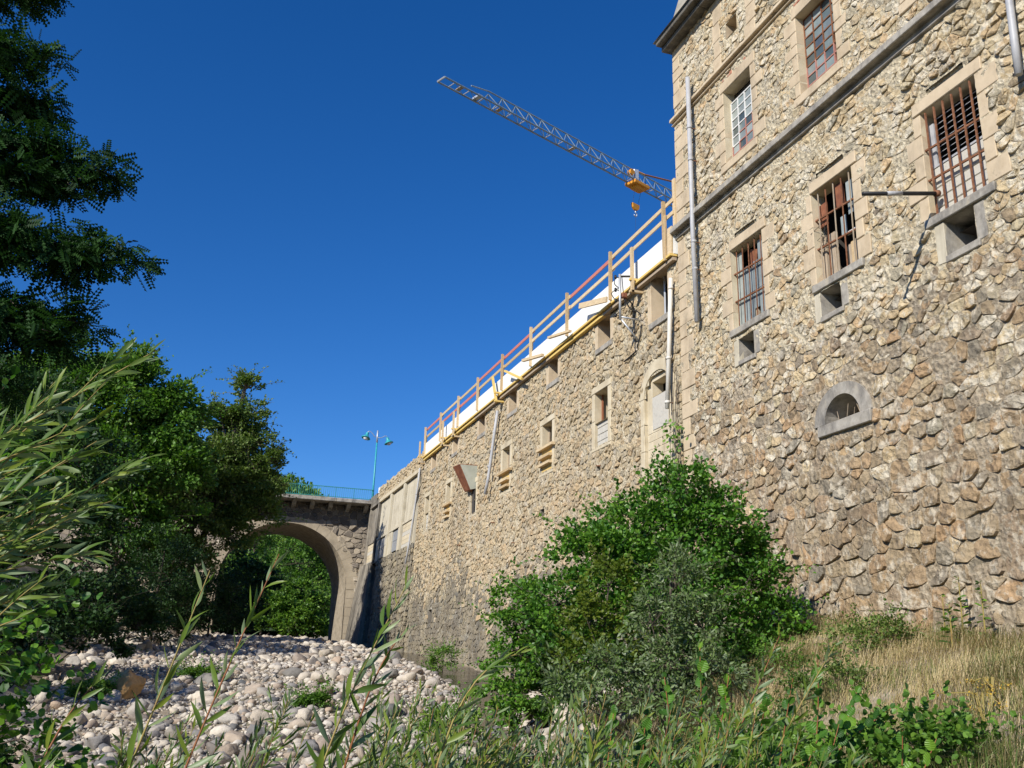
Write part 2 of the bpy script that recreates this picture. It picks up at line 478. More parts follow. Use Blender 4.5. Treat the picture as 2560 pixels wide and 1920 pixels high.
def rows(rect, rowh, jit, rr, wfac=1.3, small=.22):
    """sites in rough courses; rowh(t) gives the course height at t"""
    s0, s1, t0, t1 = rect; out = []; t = t0
    while t < t1:
        h = rowh(t) * rr.uniform(0.8, 1.2)
        s = s0 + rr.uniform(-0.3, 0.1) * h
        while s < s1 + 0.1:
            w = h * wfac * rr.uniform(0.6, 1.45)
            a = s + w / 2; b = t + h / 2 + rr.uniform(-jit, jit) * h
            if s0 < a < s1 and t0 < b < t1 and rr.random() > .10: out.append((a, b))
            if rr.random() < small: out.append((a + w * rr.uniform(.35, .55), b + h * rr.uniform(.3, .55)))
            s += w
        t += h
    return out

def grid_axis(lo, hi, step, cuts):
    ks = sorted({round(lo, 4), round(hi, 4)} | {round(c, 4) for c in cuts if lo < c < hi})
    ax = []
    for a, b in zip(ks[:-1], ks[1:]):
        n = max(1, int(round((b - a) / step)))
        ax += list(np.linspace(a, b, n + 1)[:-1])
    return np.array(ax + [ks[-1]])

def mortar_bed(name, rect, holes, step, mapf, amp, mat, parent, seed, top=None):
    s0, s1, t0, t1 = rect
    S = grid_axis(s0, s1, step, [h[0] for h in holes] + [h[1] for h in holes])
    T = grid_axis(t0, t1, step, [h[2] for h in holes] + [h[3] for h in holes])
    A, Bt = np.meshgrid(S, T)
    H = amp * (fbm(A * 3.3, Bt * 4.1, seed, 5) + 0.35 * fbm(A * 14, Bt * 14, seed + 5, 2))
    if top is not None:
        lim = top(A); Bt = np.minimum(Bt, lim)
    V = mapf(A.ravel(), Bt.ravel(), H.ravel())
    ns, ntt = len(S), len(T)
    cs = (S[:-1] + S[1:]) / 2; ct = (T[:-1] + T[1:]) / 2
    keep = np.ones((ntt - 1, ns - 1), bool)
    for h in holes:
        keep &= ~((cs[None, :] > h[0]) & (cs[None, :] < h[1]) & (ct[:, None] > h[2]) & (ct[:, None] < h[3]))
    ii, jj = np.nonzero(keep)
    a = ii * ns + jj
    F = np.stack([a, a + 1, a + ns + 1, a + ns], 1)
    me = fast_mesh(name, V - np.array(wl(parent)) if parent else V, F, None, True)
    return add(name, me, mat, parent, wl(parent) if parent else None)

def rubble(bed, rect, excl, sites, aniso, mapf, height, gap, mats, n_ind, rr, nm='stone', rest='stone_facing', top=None):
    """individual stones (the n_ind that show largest) and the rest joined, all children of bed"""
    cand = []
    for i, poly in voronoi(sites, rect, aniso):
        c = (sum(p for p, q in poly) / len(poly), sum(q for p, q in poly) / len(poly))
        ok = True
        for e in excl:
            if e[0] < c[0] < e[1] and e[2] < c[1] < e[3]: ok = False; break
            smin = min(p for p, q in poly); smax = max(p for p, q in poly)
            tmin = min(q for p, q in poly); tmax = max(q for p, q in poly)
            if smax < e[0] or smin > e[1] or tmax < e[2] or tmin > e[3]: continue
            opt = [(c[0] - e[1], (-1, 0, -e[1])), (e[0] - c[0], (1, 0, e[0])), (c[1] - e[3], (0, -1, -e[3])), (e[2] - c[1], (0, 1, e[2]))]
            d, (nx, ny, cc) = max(opt)
            poly = clip(poly, nx, ny, cc)
            if len(poly) < 3: ok = False; break
            c = (sum(p for p, q in poly) / len(poly), sum(q for p, q in poly) / len(poly))
        if not ok: continue
        if top is not None:
            lim = float(top(np.array([c[0]]))[0])
            if c[1] > lim - 0.06: continue
        area = abs(sum(poly[k][0] * poly[(k + 1) % len(poly)][1] - poly[(k + 1) % len(poly)][0] * poly[k][1] for k in range(len(poly)))) / 2
        if area < 0.004: continue
        w = mapf(np.array([c[0]]), np.array([c[1]]), np.array([0.0]))[0]
        u, v, d = proj(w)
        sc = area / d ** 3 * abs(w[0]) if onscreen(w, 0.0) else 0
        cand.append((sc, poly, c, w))
    cand.sort(key=lambda q: -q[0])
    big = []; k = 0
    acc = {}
    for n, (sc, poly, c, w) in enumerate(cand):
        V, F = stone_mesh(poly, c, height(c, rr), gap(c), rr)
        V = np.array(V); W = mapf(V[:, 0], V[:, 1], V[:, 2])
        r = rr.random(); m = mats(c)
        if n < n_ind and sc > 0:
            me = fast_mesh(nm, W - w, F, np.full(len(F), r))
            add(nm, me, m, bed, Vector(w))
        else:
            A = acc.setdefault(m.name, [[], [], [], 0, m])
            A[0].append(W); A[1] += [[i + A[3] for i in f] for f in F]; A[2] += [r] * len(F); A[3] += len(W)
    for A in acc.values():
        W = np.concatenate(A[0]); b = np.array(wl(bed))
        o = add(rest, fast_mesh(rest, W - b, A[1], A[2]), A[4], bed, Vector(b))
        o['kind'] = 'stuff'

def front(x0=11.0):
    return lambda s, t, h: np.stack([x0 - h, s, t], 1)

def rect_open(parent, y0, y1, z0, z1, depth, xf, mat=None, back=True, name='reveal', backmat=None):
    """four sides of a recess in a wall facing -x, and its dark back"""
    m = MB()
    a, b = xf - 0.01, xf + depth
    m.quad((a, y0, z0), (a, y1, z0), (b, y1, z0), (b, y0, z0))
    m.quad((a, y0, z1), (b, y0, z1), (b, y1, z1), (a, y1, z1))
    m.quad((a, y0, z0), (b, y0, z0), (b, y0, z1), (a, y0, z1))
    m.quad((a, y1, z0), (a, y1, z1), (b, y1, z1), (b, y1, z0))
    o = m.obj(name, mat or PLASTER, parent)
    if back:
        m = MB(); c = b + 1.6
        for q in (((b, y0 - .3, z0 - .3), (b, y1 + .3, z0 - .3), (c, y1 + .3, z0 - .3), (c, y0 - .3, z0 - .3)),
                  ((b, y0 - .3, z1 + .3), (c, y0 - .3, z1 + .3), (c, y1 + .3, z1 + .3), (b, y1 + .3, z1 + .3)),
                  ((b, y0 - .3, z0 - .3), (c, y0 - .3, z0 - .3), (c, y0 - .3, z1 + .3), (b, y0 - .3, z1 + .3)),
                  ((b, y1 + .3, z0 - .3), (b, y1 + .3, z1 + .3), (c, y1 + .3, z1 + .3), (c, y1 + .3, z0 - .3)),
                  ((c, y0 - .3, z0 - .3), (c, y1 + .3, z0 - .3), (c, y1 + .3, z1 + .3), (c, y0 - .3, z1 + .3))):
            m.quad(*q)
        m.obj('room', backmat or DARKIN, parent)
    return o

def block(name, parent, xf, proud, y0, y1, z0, z1, mat, depth=0.25, jit=0.0):
    m = MB()
    d = lambda: random.uniform(-jit, jit)
    x = xf - proud
    m.hexa([(x, y0 + d(), z0 + d()), (xf + depth, y0, z0), (xf + depth, y1, z0), (x, y1 + d(), z0 + d()),
            (x, y0 + d(), z1 + d()), (xf + depth, y0, z1), (xf + depth, y1, z1), (x, y1 + d(), z1 + d())])
    return m.obj(name, mat, parent, bevel=0.012)

def jambs(parent, xf, y0, y1, z0, z1, excl, mat=None, wide=0.42, slim=0.2, n=5, proud=0.02, mats=None):
    """dressed quoins up both sides of an opening, long and short by turns"""
    for side in (0, 1):
        zs = np.linspace(z0, z1, n + 1)
        zs[1:-1] += np.array([random.uniform(-.05, .05) for _ in range(n - 1)])
        for k in range(n):
            w = (wide if (k + side) % 2 == 0 else slim) * random.uniform(0.85, 1.15)
            a, b = (y0 - w, y0) if side == 0 else (y1, y1 + w)
            mt = random.choice(mats) if mats else (mat or DRESSED)
            block('jamb_stone', parent, xf, proud + random.uniform(-.006, .008), a, b, zs[k] + .006, zs[k + 1] - .006, mt, 0.2, 0.006)
            excl.append((a, b, zs[k], zs[k + 1]))

# ------------------------------------------------------------------ the tall mill block
TOW = empty('mill_tower', (11, 14, 0), 'tall rubble stone mill block with barred windows beside the dry grass bank', 'building')
XT = 11.0
holes = []; excl = []
T_WIN = {'a0': (10.16, 11.36, 11.58, 13.45), 'a1': (13.30, 14.50, 11.58, 13.45), 'a2': (16.24, 17.40, 11.55, 13.43),
         'b0': (10.16, 11.38, 7.33, 9.27), 'b1': (13.19, 14.41, 7.35, 9.26), 'b2': (16.16, 17.40, 7.43, 9.31)}
V_HOLE = [(10.50, 11.13, 6.57, 7.16), (13.75, 14.35, 6.67, 7.16), (16.65, 17.24, 6.67, 7.16)]

def sash(win, y0, y1, z0, z1, x, nc, nr, mats, missing=(), pale=0):
    """steel sash: muntins and one pane per light"""
    fr = MB(); t = 0.028
    ys = np.linspace(y0, y1, nc + 1); zs = np.linspace(z0, z1, nr + 1)
    lists = {}
    for i, y in enumerate(ys):
        for k in range(nr):
            mt = mats(i, k); lists.setdefault(mt.name, (mt, MB()))[1].box(x - .02, x + .02, y - t / 2, y + t / 2, zs[k], zs[k + 1])
    for k, z in enumerate(zs):
        for i in range(nc):
            mt = mats(i, k); lists.setdefault(mt.name, (mt, MB()))[1].box(x - .017, x + .017, ys[i], ys[i + 1], z - t / 2, z + t / 2)
    for mt, mb in lists.values(): mb.obj('glazing_bars', mt, win)
    for i in range(nc):
        for k in range(nr):
            if (i, k) in missing: continue
            m = MB(); a = 0.012; tl = random.uniform(-.006, .006); tz = random.uniform(-.006, .006)
            m.quad((x + tl, ys[i] + a, zs[k] + a), (x - tl + tz, ys[i + 1] - a, zs[k] + a), (x - tl, ys[i + 1] - a, zs[k + 1] - a), (x + tl - tz, ys[i] + a, zs[k + 1] - a))
            m.quad((x + .006, ys[i] + a, zs[k] + a), (x + .006, ys[i] + a, zs[k + 1] - a), (x + .006, ys[i + 1] - a, zs[k + 1] - a), (x + .006, ys[i + 1] - a, zs[k] + a))
            m.obj('pane', PALEGLASS if (pale and random.random() < pale) else GLASS, win, rnd=random.random())

for key, (y0, y1, z0, z1) in T_WIN.items():
    w = empty('window', (XT, (y0 + y1) / 2, z0), parent=None)
    w.parent = TOW; w.location = Vector((XT, (y0 + y1) / 2, z0)) - wl(TOW)
    holes.append((y0, y1, z0, z1)); excl.append((y0, y1, z0, z1))
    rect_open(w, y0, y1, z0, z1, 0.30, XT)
    jambs(w, XT, y0, y1, z0, z1, excl, n=5 if key[0] == 'b' else 6, wide=0.40, slim=0.2)
    lt = 0.24
    if key[0] == 'b':
        block('lintel', w, XT, 0.035, y0 - .16, y1 + .03 if key != 'b0' else y1 + .15, z1 + .006, z1 + lt, DRESSED, 0.3)
        excl.append((y0 - .16, y1 + .15, z1, z1 + lt))
        # flat relieving arch shadow gap over the lintel
        m = MB(); yc = (y0 + y1) / 2
        N = 10; top = []
        for i in range(N + 1):
            q = -1 + 2 * i / N; top.append((yc + q * 0.55, z1 + lt + 0.01 + 0.17 * (1 - q * q)))
        for i in range(N):
            (a, az), (b, bz) = top[i], top[i + 1]
            m.quad((XT + .0, a, z1 + lt), (XT + .0, b, z1 + lt), (XT + .10, b, z1 + lt), (XT + .10, a, z1 + lt))
            m.quad((XT + .10, a, z1 + lt), (XT + .10, b, z1 + lt), (XT + .02, b, bz), (XT + .02, a, az))
        m.quad((XT + .1, yc - .6, z1 + lt - .05), (XT + .1, yc + .6, z1 + lt - .05), (XT + .1, yc + .6, z1 + lt + .25), (XT + .1, yc - .6, z1 + lt + .25))
        m.obj('relieving_arch', MORTAR, w)
        holes.append((yc - .42, yc + .42, z1 + lt, z1 + lt + .12)); excl.append((yc - .5, yc + .5, z1 + lt, z1 + lt + .15))
        block('sill', w, XT, 0.06, y0 - .14, y1 + .12, z0 - .16, z0 - .004, GREYSTONE, 0.34)
        excl.append((y0 - .14, y1 + .12, z0 - .16, z0))
    else:
        block('lintel', w, XT, 0.03, y0 - .2, y1 + .12, z1 + .006, z1 + .27, DRESSED, 0.3)
        excl.append((y0 - .2, y1 + .12, z1, z1 + .27))
        block('sill', w, XT, 0.03, y0 - .12, y1 + .22, z0 - .2, z0 - .004, DRESSED, 0.34)
        excl.append((y0 - .12, y1 + .22, z0 - .2, z0))
        n = 11; ys = np.linspace(y0 - .1, y1 + .05, n + 1)
        for i in range(n):
            block('brick', w, XT, random.uniform(-.01, .02), ys[i] + .008, ys[i + 1] - .008, z1 + .285, z1 + .285 + random.uniform(.06, .1), BRICKRED, .2, .006)
        excl.append((y0 - .1, y1 + .05, z1 + .27, z1 + .4))
    xg = XT + {'a': .2, 'b': .15}[key[0]]
    if key == 'a2':
        sash(w, y0 + .01, y1 - .01, z0, z1 - .27, xg, 4, 7, lambda i, k: WHITEPT if (k > 3 or i > 2) and k > 1 else REDOX, pale=.6)
        m = MB().quad((xg + .05, y0, z1 - .27), (xg + .05, y1, z1 - .27), (xg + .12, y1, z1), (xg + .12, y0, z1)); m.obj('dark_top_light', DARKIN, w)
    elif key == 'a1':
        sash(w, y0 + .01, y1 - .01, z0, z1 - .02, xg, 4, 8, lambda i, k: REDOX if k < 3 else RUST, missing={(0, 2), (0, 1), (0, 3), (1, 0)}, pale=.3)
    elif key == 'a0':
        sash(w, y0 + .01, y1 - .01, z0, z1 - .02, xg, 4, 8, lambda i, k: REDOX if k < 4 else RUST)
    # iron bars on the lower windows
    if key[0] == 'b':
        nb = {'b0': 6, 'b1': 5, 'b2': 5}[key]; xb = XT + {'b0': .02, 'b1': .05, 'b2': .06}[key]
        for i in range(nb):
            f = (i + .6) / (nb + .2); y = y0 + (y1 - y0) * f
            lean = 0.05 if key == 'b0' else 0.02
            bmat = RUST if key != 'b1' else (RUST if i % 2 else OLDWOOD)
            MB().bar((xb, y + lean * .4, z1 - .02), (xb - .02, y - lean * .4, z0 + .0), 0.026 if key == 'b0' else .018, 0.026 if key == 'b0' else .018, up=(1, 0, 0)).obj('iron_bar', bmat, w)
        for z in ({'b0': (.33, .62), 'b1': (.36, .68), 'b2': (.33, .68)}[key]):
            zz = z0 + (z1 - z0) * z
            MB().bar((xb + .012, y0 - .02, zz - .02), (xb + .012, y1 + .03, zz + .05), 0.03, 0.035, up=(1, 0, 0)).obj('iron_rail', RUST, w)
    if key == 'b0':
        # block infill, lower part, with an open louvre above it
        zs = z0
        for r in range(5):
            h = 0.18; off = 0.2 if r % 2 else 0.0; y = y0
            while y < y1 - .02:
                ye = min(y1, y + (0.4 if y > y0 or not off else 0.2))
                block('concrete_block', w, xg - .04, 0, y + .005, ye - .005, zs + .004, zs + h - .006, BLOCK, .15, .004); y = ye
            zs += h
        MB().box(xg - .03, xg + .0, y1 - .14, y1 - .02, zs, z1 - .22).obj('louvre_cheek', ZINC, w)
        for k in range(9):
            z = zs + .05 + k * 0.105
            if z > z1 - .05: break
            m = MB().hexa([(xg + .02, y0, z), (xg + .1, y0, z + .055), (xg + .1, y1 - .14, z + .055), (xg + .02, y1 - .14, z),
                           (xg + .02, y0, z + .008), (xg + .1, y0, z + .063), (xg + .1, y1 - .14, z + .063), (xg + .02, y1 - .14, z + .008)])
            m.obj('louvre_slat', ZINC, w)
        MB().box(xg - .05, xg + .02, y0, y1, zs, zs + .035).obj('transom', ZINC, w)
    if key == 'b1':
        for (ya, yb, za, zb_) in ((.03, .20, z1 - .50, z1 - .10), (.21, .38, z1 - .52, z1 - .12), (.03, .20, z1 - .98, z1 - .52), (.21, .36, z1 - .80, z1 - .54), (.03, .18, z0 + .05, z1 - 1.0), (.44, .60, z0 + .75, z1 - .75)):
            MB().box(xg, xg + .008, y0 + ya, y0 + yb, za, zb_).obj('pane', PALEGLASS, w, rnd=random.random())
        MB().hexa([(xg - .03, y0 + .42, z1 - .56), (xg, y0 + .42, z1 - .56), (xg, y0 + .66, z1 - .52), (xg - .03, y0 + .66, z1 - .52),
                   (xg - .03, y0 + .44, z1 - .08), (xg, y0 + .44, z1 - .08), (xg, y0 + .68, z1 - .05), (xg - .03, y0 + .68, z1 - .05)]).obj('rusty_sheet', RUSTSHEET, w)
        MB().box(xg - .02, xg + .01, y1 - .26, y1 - .03, z1 - .72, z1 - .25).obj('rusty_sheet', RUSTSHEET, w)
        for k in range(4):
            a = y0 + .06 + k * .1; MB().box(xg + random.uniform(-.03, .02), xg + .05, a, a + .085, z0, z0 + random.uniform(.5, .75)).obj('leaning_board', [WHITEPT, OLDWOOD, TIMBER, OLDWOOD][k], w)
        MB().box(xg - .02, xg + .05, y1 - .44, y1 - .26, z0, z0 + .95).obj('leaning_board', OLDWOOD, w)
        MB().box(xg - .0, xg + .05, y1 - .14, y1 - .02, z0, z1 - .9).obj('window_post', OLDWOOD, w)
        MB().box(xg + .02, xg + .07, y0 + .1, y0 + .5, z0 + .75, z0 + .80).obj('window_rail', WHITEPT, w)
        for k in range(5):
            P = [Vector((xg - .04, y1 - .1 - .05 * k, z0 + .9 + .03 * k)) + Vector((random.uniform(-.04, .04), random.uniform(-.12, .12), random.uniform(-.14, .14))) * q for q in range(5)]
            MB().tube(P, .006, 4).obj('loose_wire', BLACKPL, w)
    if key == 'b2':
        nc = 6; ys = np.linspace(y0, y1, nc + 1)
        for i in range(nc):
            lo = z0 + (0.3 if i in (2,) else 0.0); hi = z1 - .06 - (0.42 if i in (2, 3, 4) else 0.0) - (0.10 if i == 3 else 0)
            zz = [lo] + [z for z in (z0 + .72, z0 + 1.28) if lo < z < hi] + [hi]
            for a, b in zip(zz[:-1], zz[1:]):
                MB().box(xg - .004, xg + .004, ys[i] + .008, ys[i + 1] - .008, a + .006, b - .006).obj('pane', PALEGLASS, w, rnd=random.random())
        MB().hexa([(xg + .06, y1 - .62, z1 - .75), (xg + .08, y1 - .62, z1 - .75), (xg + .08, y1 - .45, z1 - .6), (xg + .06, y1 - .45, z1 - .6),
                   (xg + .06, y1 - .72, z1 - .2), (xg + .08, y1 - .72, z1 - .2), (xg + .08, y1 - .45, z1 - .1), (xg + .06, y1 - .45, z1 - .1)]).obj('rusty_sheet', RUSTSHEET, w)
        MB().box(xg + .03, xg + .08, y0 + .55, y0 + .7, z0, z0 + .7).obj('leaning_board', OLDWOOD, w)

for k, (y0, y1, z0, z1) in enumerate(V_HOLE):
    w = empty('vent_opening', (0, 0, 0)); w.parent = TOW; w.location = Vector((XT, (y0 + y1) / 2, z0)) - wl(TOW)
    holes.append((y0, y1, z0, z1)); excl.append((y0, y1, z0, z1))
    rect_open(w, y0, y1, z0, z1, 0.75, XT, GREYSTONE)  # darker reveal stone deepens the shade inside the hole by colour
    block('jamb_stone', w, XT, 0.015, y1 + .004, y1 + .2, z0 - .1, z1 - .0, CONCRETE, .2, .012); excl.append((y1, y1 + .2, z0 - .1, z1))
    block('jamb_stone', w, XT, 0.012, y0 - .2, y0 - .004, z0 - .02, z1, GREYSTONE, .2, .014); excl.append((y0 - .2, y0, z0, z1))
    block('sill', w, XT, 0.04, y0 - .06, y1 + .02, z0 - .12, z0 - .004, GREYSTONE, .4, .012); excl.append((y0 - .06, y1 + .02, z0 - .12, z0))

# small square opening under the eave, and the dressed strips beside it
holes.append((16.68, 17.15, 14.76, 15.17)); excl.append((16.6, 17.25, 14.7, 15.22))
w = empty('small_opening', (0, 0, 0)); w.parent = TOW; w.location = Vector((XT, 16.9, 14.76)) - wl(TOW)
rect_open(w, 16.68, 17.15, 14.76, 15.17, .4, XT, DRESSED)
for y0_, y1_ in ((17.42, 17.72), (15.95, 16.3)):
    zs = [14.12, 14.55, 15.0, 15.5, 15.95, 16.28]
    for k in range(5):
        e = random.uniform(0, .14)
        block('dressed_strip_stone', w, XT, .015, y0_ - (e if k % 2 else 0), y1_ + (0 if k % 2 else e), zs[k] + .005, zs[k + 1] - .005, DRESSED, .2, .006)
        excl.append((y0_ - (e if k % 2 else 0), y1_ + (0 if k % 2 else e), zs[k], zs[k + 1]))

# arched opening low in the wall
AW = empty('arched_opening', (0, 0, 0)); AW.parent = TOW; AW.location = Vector((XT, 13.96, 4.58)) - wl(TOW)
yc, zb, ri = 13.96, 4.58, 0.495
holes.append((yc - ri, yc + ri, zb, zb + .47)); excl.append((yc - .80, yc + .80, zb, zb + .66))
N = 18
ring = MB(); soff = MB()
for i in range(N):
    a0 = math.pi * i / N; a1 = math.pi * (i + 1) / N
    pi = lambda a: (yc - ri * math.cos(a), zb + ri * 0.92 * math.sin(a))
    po = lambda a: (yc - .80 * math.cos(a), zb + .67 * math.sin(a))
    (ya, za), (yb, zb_) = pi(a0), pi(a1); (yo, zo), (yp, zp) = po(a0), po(a1)
    x = XT - .045
    ring.quad((x, ya, za), (x, yb, zb_), (x, yp, zp), (x, yo, zo)); ring.quad((x, yo, zo), (x, yp, zp), (XT + .1, yp, zp), (XT + .1, yo, zo))
    soff.quad((x, ya, za), (XT + .6, ya, za), (XT + .6, yb, zb_), (x, yb, zb_))
ring.obj('arch_ring', GREYSTONE, AW); soff.obj('arch_soffit', GREYSTONE, AW)
m = MB(); m.quad((XT - .02, yc - ri, zb), (XT + .6, yc - ri, zb), (XT + .6, yc + ri, zb), (XT - .02, yc + ri, zb)); m.obj('opening_floor', GREYSTONE, AW)
MB().box(XT + .6, XT + .62, yc - .6, yc + .6, zb - .1, zb + .6).obj('rubble_back', STONE_T, AW, rnd=.1)
block('sill', AW, XT, .07, 13.18, 14.66, 4.36, 4.575, GREYSTONE, .3, .01); excl.append((13.18, 14.66, 4.24, 4.58))
for k in range(4):
    a = yc - .35 + k * .2; MB().tube([(XT + .1, a, zb), (XT + .06, a + random.uniform(-.15, .15), zb + random.uniform(.15, .35))], .006, 5).obj('dead_stalk', OLDWOOD, AW)

# string courses, corner quoins, eave
def string_course(z0, z1, proj_, name='string_course', mat=GREYSTONE):
    s = empty(name, (0, 0, 0)); s.parent = TOW; s.location = Vector((XT, 13, z0)) - wl(TOW)
    ys = [7.0, 9.3, 11.8, 12.75, 15.1, 16.4, 18.2, 19.86]
    for a, b in zip(ys[:-1], ys[1:]):
        x = XT - proj_ + random.uniform(-.006, .006); zm = z0 + (z1 - z0) * .48
        m = MB()
        m.hexa([(x, a + .003, zm), (XT + .1, a + .003, zm), (XT + .1, b - .003, zm), (x, b - .003, zm),
                (x + .02, a + .003, z1), (XT + .1, a + .003, z1), (XT + .1, b - .003, z1), (x + .02, b - .003, z1)])
        m.obj('course_stone', mat, s, bevel=.012)
        MB().box(XT - .03, XT + .1, a, b, z0 + .04, zm - .002).obj('course_neck', mat, s)
        MB().box(XT - .065, XT + .1, a + .002, b - .002, z0, z0 + .038).obj('course_roll', mat, s, bevel=.012)
    excl.append((7, 20, z0, z1))
string_course(10.66, 10.97, .20)
string_course(13.91, 14.11, .14, mat=DRESSED)
Q = empty('corner_quoins', (0, 0, 0)); Q.parent = TOW; Q.location = Vector((XT, 19.8, 0)) - wl(TOW)
z = 3.2; k = 0
while z < 16.25:
    h = random.uniform(.3, .44); h = min(h, 16.29 - z)
    if not (z < 10.97 and z + h > 10.68) and not (z < 14.11 and z + h > 13.93):
        wq = (.62 if k % 2 else .36) * random.uniform(.85, 1.15)
        block('quoin', Q, XT, .02 + random.uniform(-.006, .006), 19.8 - wq, 19.8, z + .006, z + h - .006, DRESSED, .4, .006)
        excl.append((19.8 - wq, 19.82, z, z + h))
    z += h; k += 1

EV = empty('eave', (0, 0, 0)); EV.parent = TOW; EV.location = Vector((XT, 14, 16.3)) - wl(TOW)
ys = [7.0, 8.6, 10.2, 11.7, 13.3, 14.8, 16.3, 17.9, 19.9]
for a, b in zip(ys[:-1], ys[1:]):
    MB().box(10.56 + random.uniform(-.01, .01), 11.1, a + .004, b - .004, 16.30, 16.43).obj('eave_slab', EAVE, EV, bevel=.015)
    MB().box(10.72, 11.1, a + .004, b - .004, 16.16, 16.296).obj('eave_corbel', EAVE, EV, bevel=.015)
prof = [(10.5, 16.435, 19.98), (10.72, 16.62, 19.75), (10.88, 16.95, 19.55), (11.02, 17.6, 19.40), (11.3, 19.0, 19.1), (11.8, 21.2, 18.6)]
m = MB()
for (x0, z0, e0), (x1, z1, e1) in zip(prof[:-1], prof[1:]):
    m.quad((x0, 7, z0), (x0, e0, z0), (x1, e1, z1), (x1, 7, z1))
    m.quad((x0, e0, z0), (20 - (x0 - 10.5), e0, z0), (20 - (x1 - 10.5), e1, z1), (x1, e1, z1))
m.obj('roof', SLATE, TOW)

mb = mapT = front(XT)
bed = mortar_bed('rubble_wall', (7.0, 19.8, 6.3, 16.3), holes, 0.045, mapT, 0.034, MORTAR, TOW, 3)
mortar_bed('wall_foot', (7.0, 19.8, -1.2, 6.3), holes, 0.045, mapT, 0.034, MORTAR_T, TOW, 3)
MB().box(XT + .55, 20.0, 19.45, 19.8, -1, 16.4).box(XT + .55, 20, 7.0, 7.3, -1, 16.4).box(19.6, 20, 7.3, 19.45, -1, 16.4).obj('other_walls', STONE_T, TOW, rnd=.2)
MB().box(XT + .02, XT + .6, 19.55, 19.79, -1, 16.29).obj('wall_end', MORTAR, TOW)
rr = random.Random(11)
sites = rows((7.0, 19.8, -1.2, 5.6), lambda t: .30 if t < 3.4 else .235, .14, rr, 1.25) + rows((7.0, 19.8, 5.6, 16.3), lambda t: .175, .38, rr, 1.5)
def hT(c, r):
    if c[1] < 4.6: return r.uniform(.0, .045)
    if c[0] < 11.6 and c[1] > 7: return r.uniform(.01, .07)
    return r.uniform(-.012, .034)
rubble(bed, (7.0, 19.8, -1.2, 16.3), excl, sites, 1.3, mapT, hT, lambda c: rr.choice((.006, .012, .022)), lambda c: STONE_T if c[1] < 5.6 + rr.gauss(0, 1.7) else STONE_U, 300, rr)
# ------------------------------------------------------------------ the long mill wing
MILL = empty('mill_wing', (11, 33, 0), 'long low mill wing of pale rubble with a new white concrete top edge', 'building')
def XM(y, z):
    """face of the long wall: a slight batter that grows towards the bridge"""
    return 11.0 - 0.05 * np.clip(9.5 - z, 0, 20) * np.clip((y - 20) / 15.0, 0, 1)
def mapM(s, t, h): return np.stack([XM(s, t) - h, s, t], 1)
xm = lambda y, z: float(XM(np.array(y, float), np.array(z, float)))
mh = []; me_ = []
SLOTS = [(20.38, 21.30, 8.93), (23.86, 24.75, 9.32), (27.95, 28.80, 9.36), (32.0, 32.9, 9.36), (35.86, 36.70, 9.38), (39.8, 40.57, 9.42), (43.5, 44.3, 9.42)]
PROP = material('red_steel_prop', [(0.32, 0.05, 0.04), (0.42, 0.09, 0.07)], 6.0, 0.6, 0)
for k, (y0, y1, z0) in enumerate(SLOTS):
    w = empty('top_window', (0, 0, 0)); w.parent = MILL; w.location = Vector((11, (y0 + y1) / 2, z0)) - wl(MILL)
    xf = 11.0
    mh.append((y0, y1, z0, 10.3)); me_.append((y0, y1, z0, 10.3))
    rect_open(w, y0, y1, z0, 10.25, .4, xf, DRESSED)
    block('sill', w, xf, .05, y0 - .12, y1 + .12, z0 - .17, z0 - .003, GREYSTONE, .4, .006); me_.append((y0 - .12, y1 + .12, z0 - .17, z0))
    for a, b in ((y0 - .2, y0 - .003), (y1 + .003, y1 + .2)):
        block('jamb_stone', w, xf, .025, a, b, z0, 10.0 + random.uniform(-.12, .05), DRESSED, .4, .006); me_.append((a, b, z0, 10.1))
    for a in ((.3, .65) if k else (.35, .8)):
        y = y0 + (y1 - y0) * a
        MB().tube([(xf + .3, y, z0), (xf + .3, y, 10.24)], .03, 8).obj('steel_prop', PROP if a < .5 or k else GALV, w)
    if k == 0:
        MB().box(xf + .33, xf + .36, y0 + .05, y0 + .3, z0, z0 + .5).obj('leaning_board', BLOCK, w)

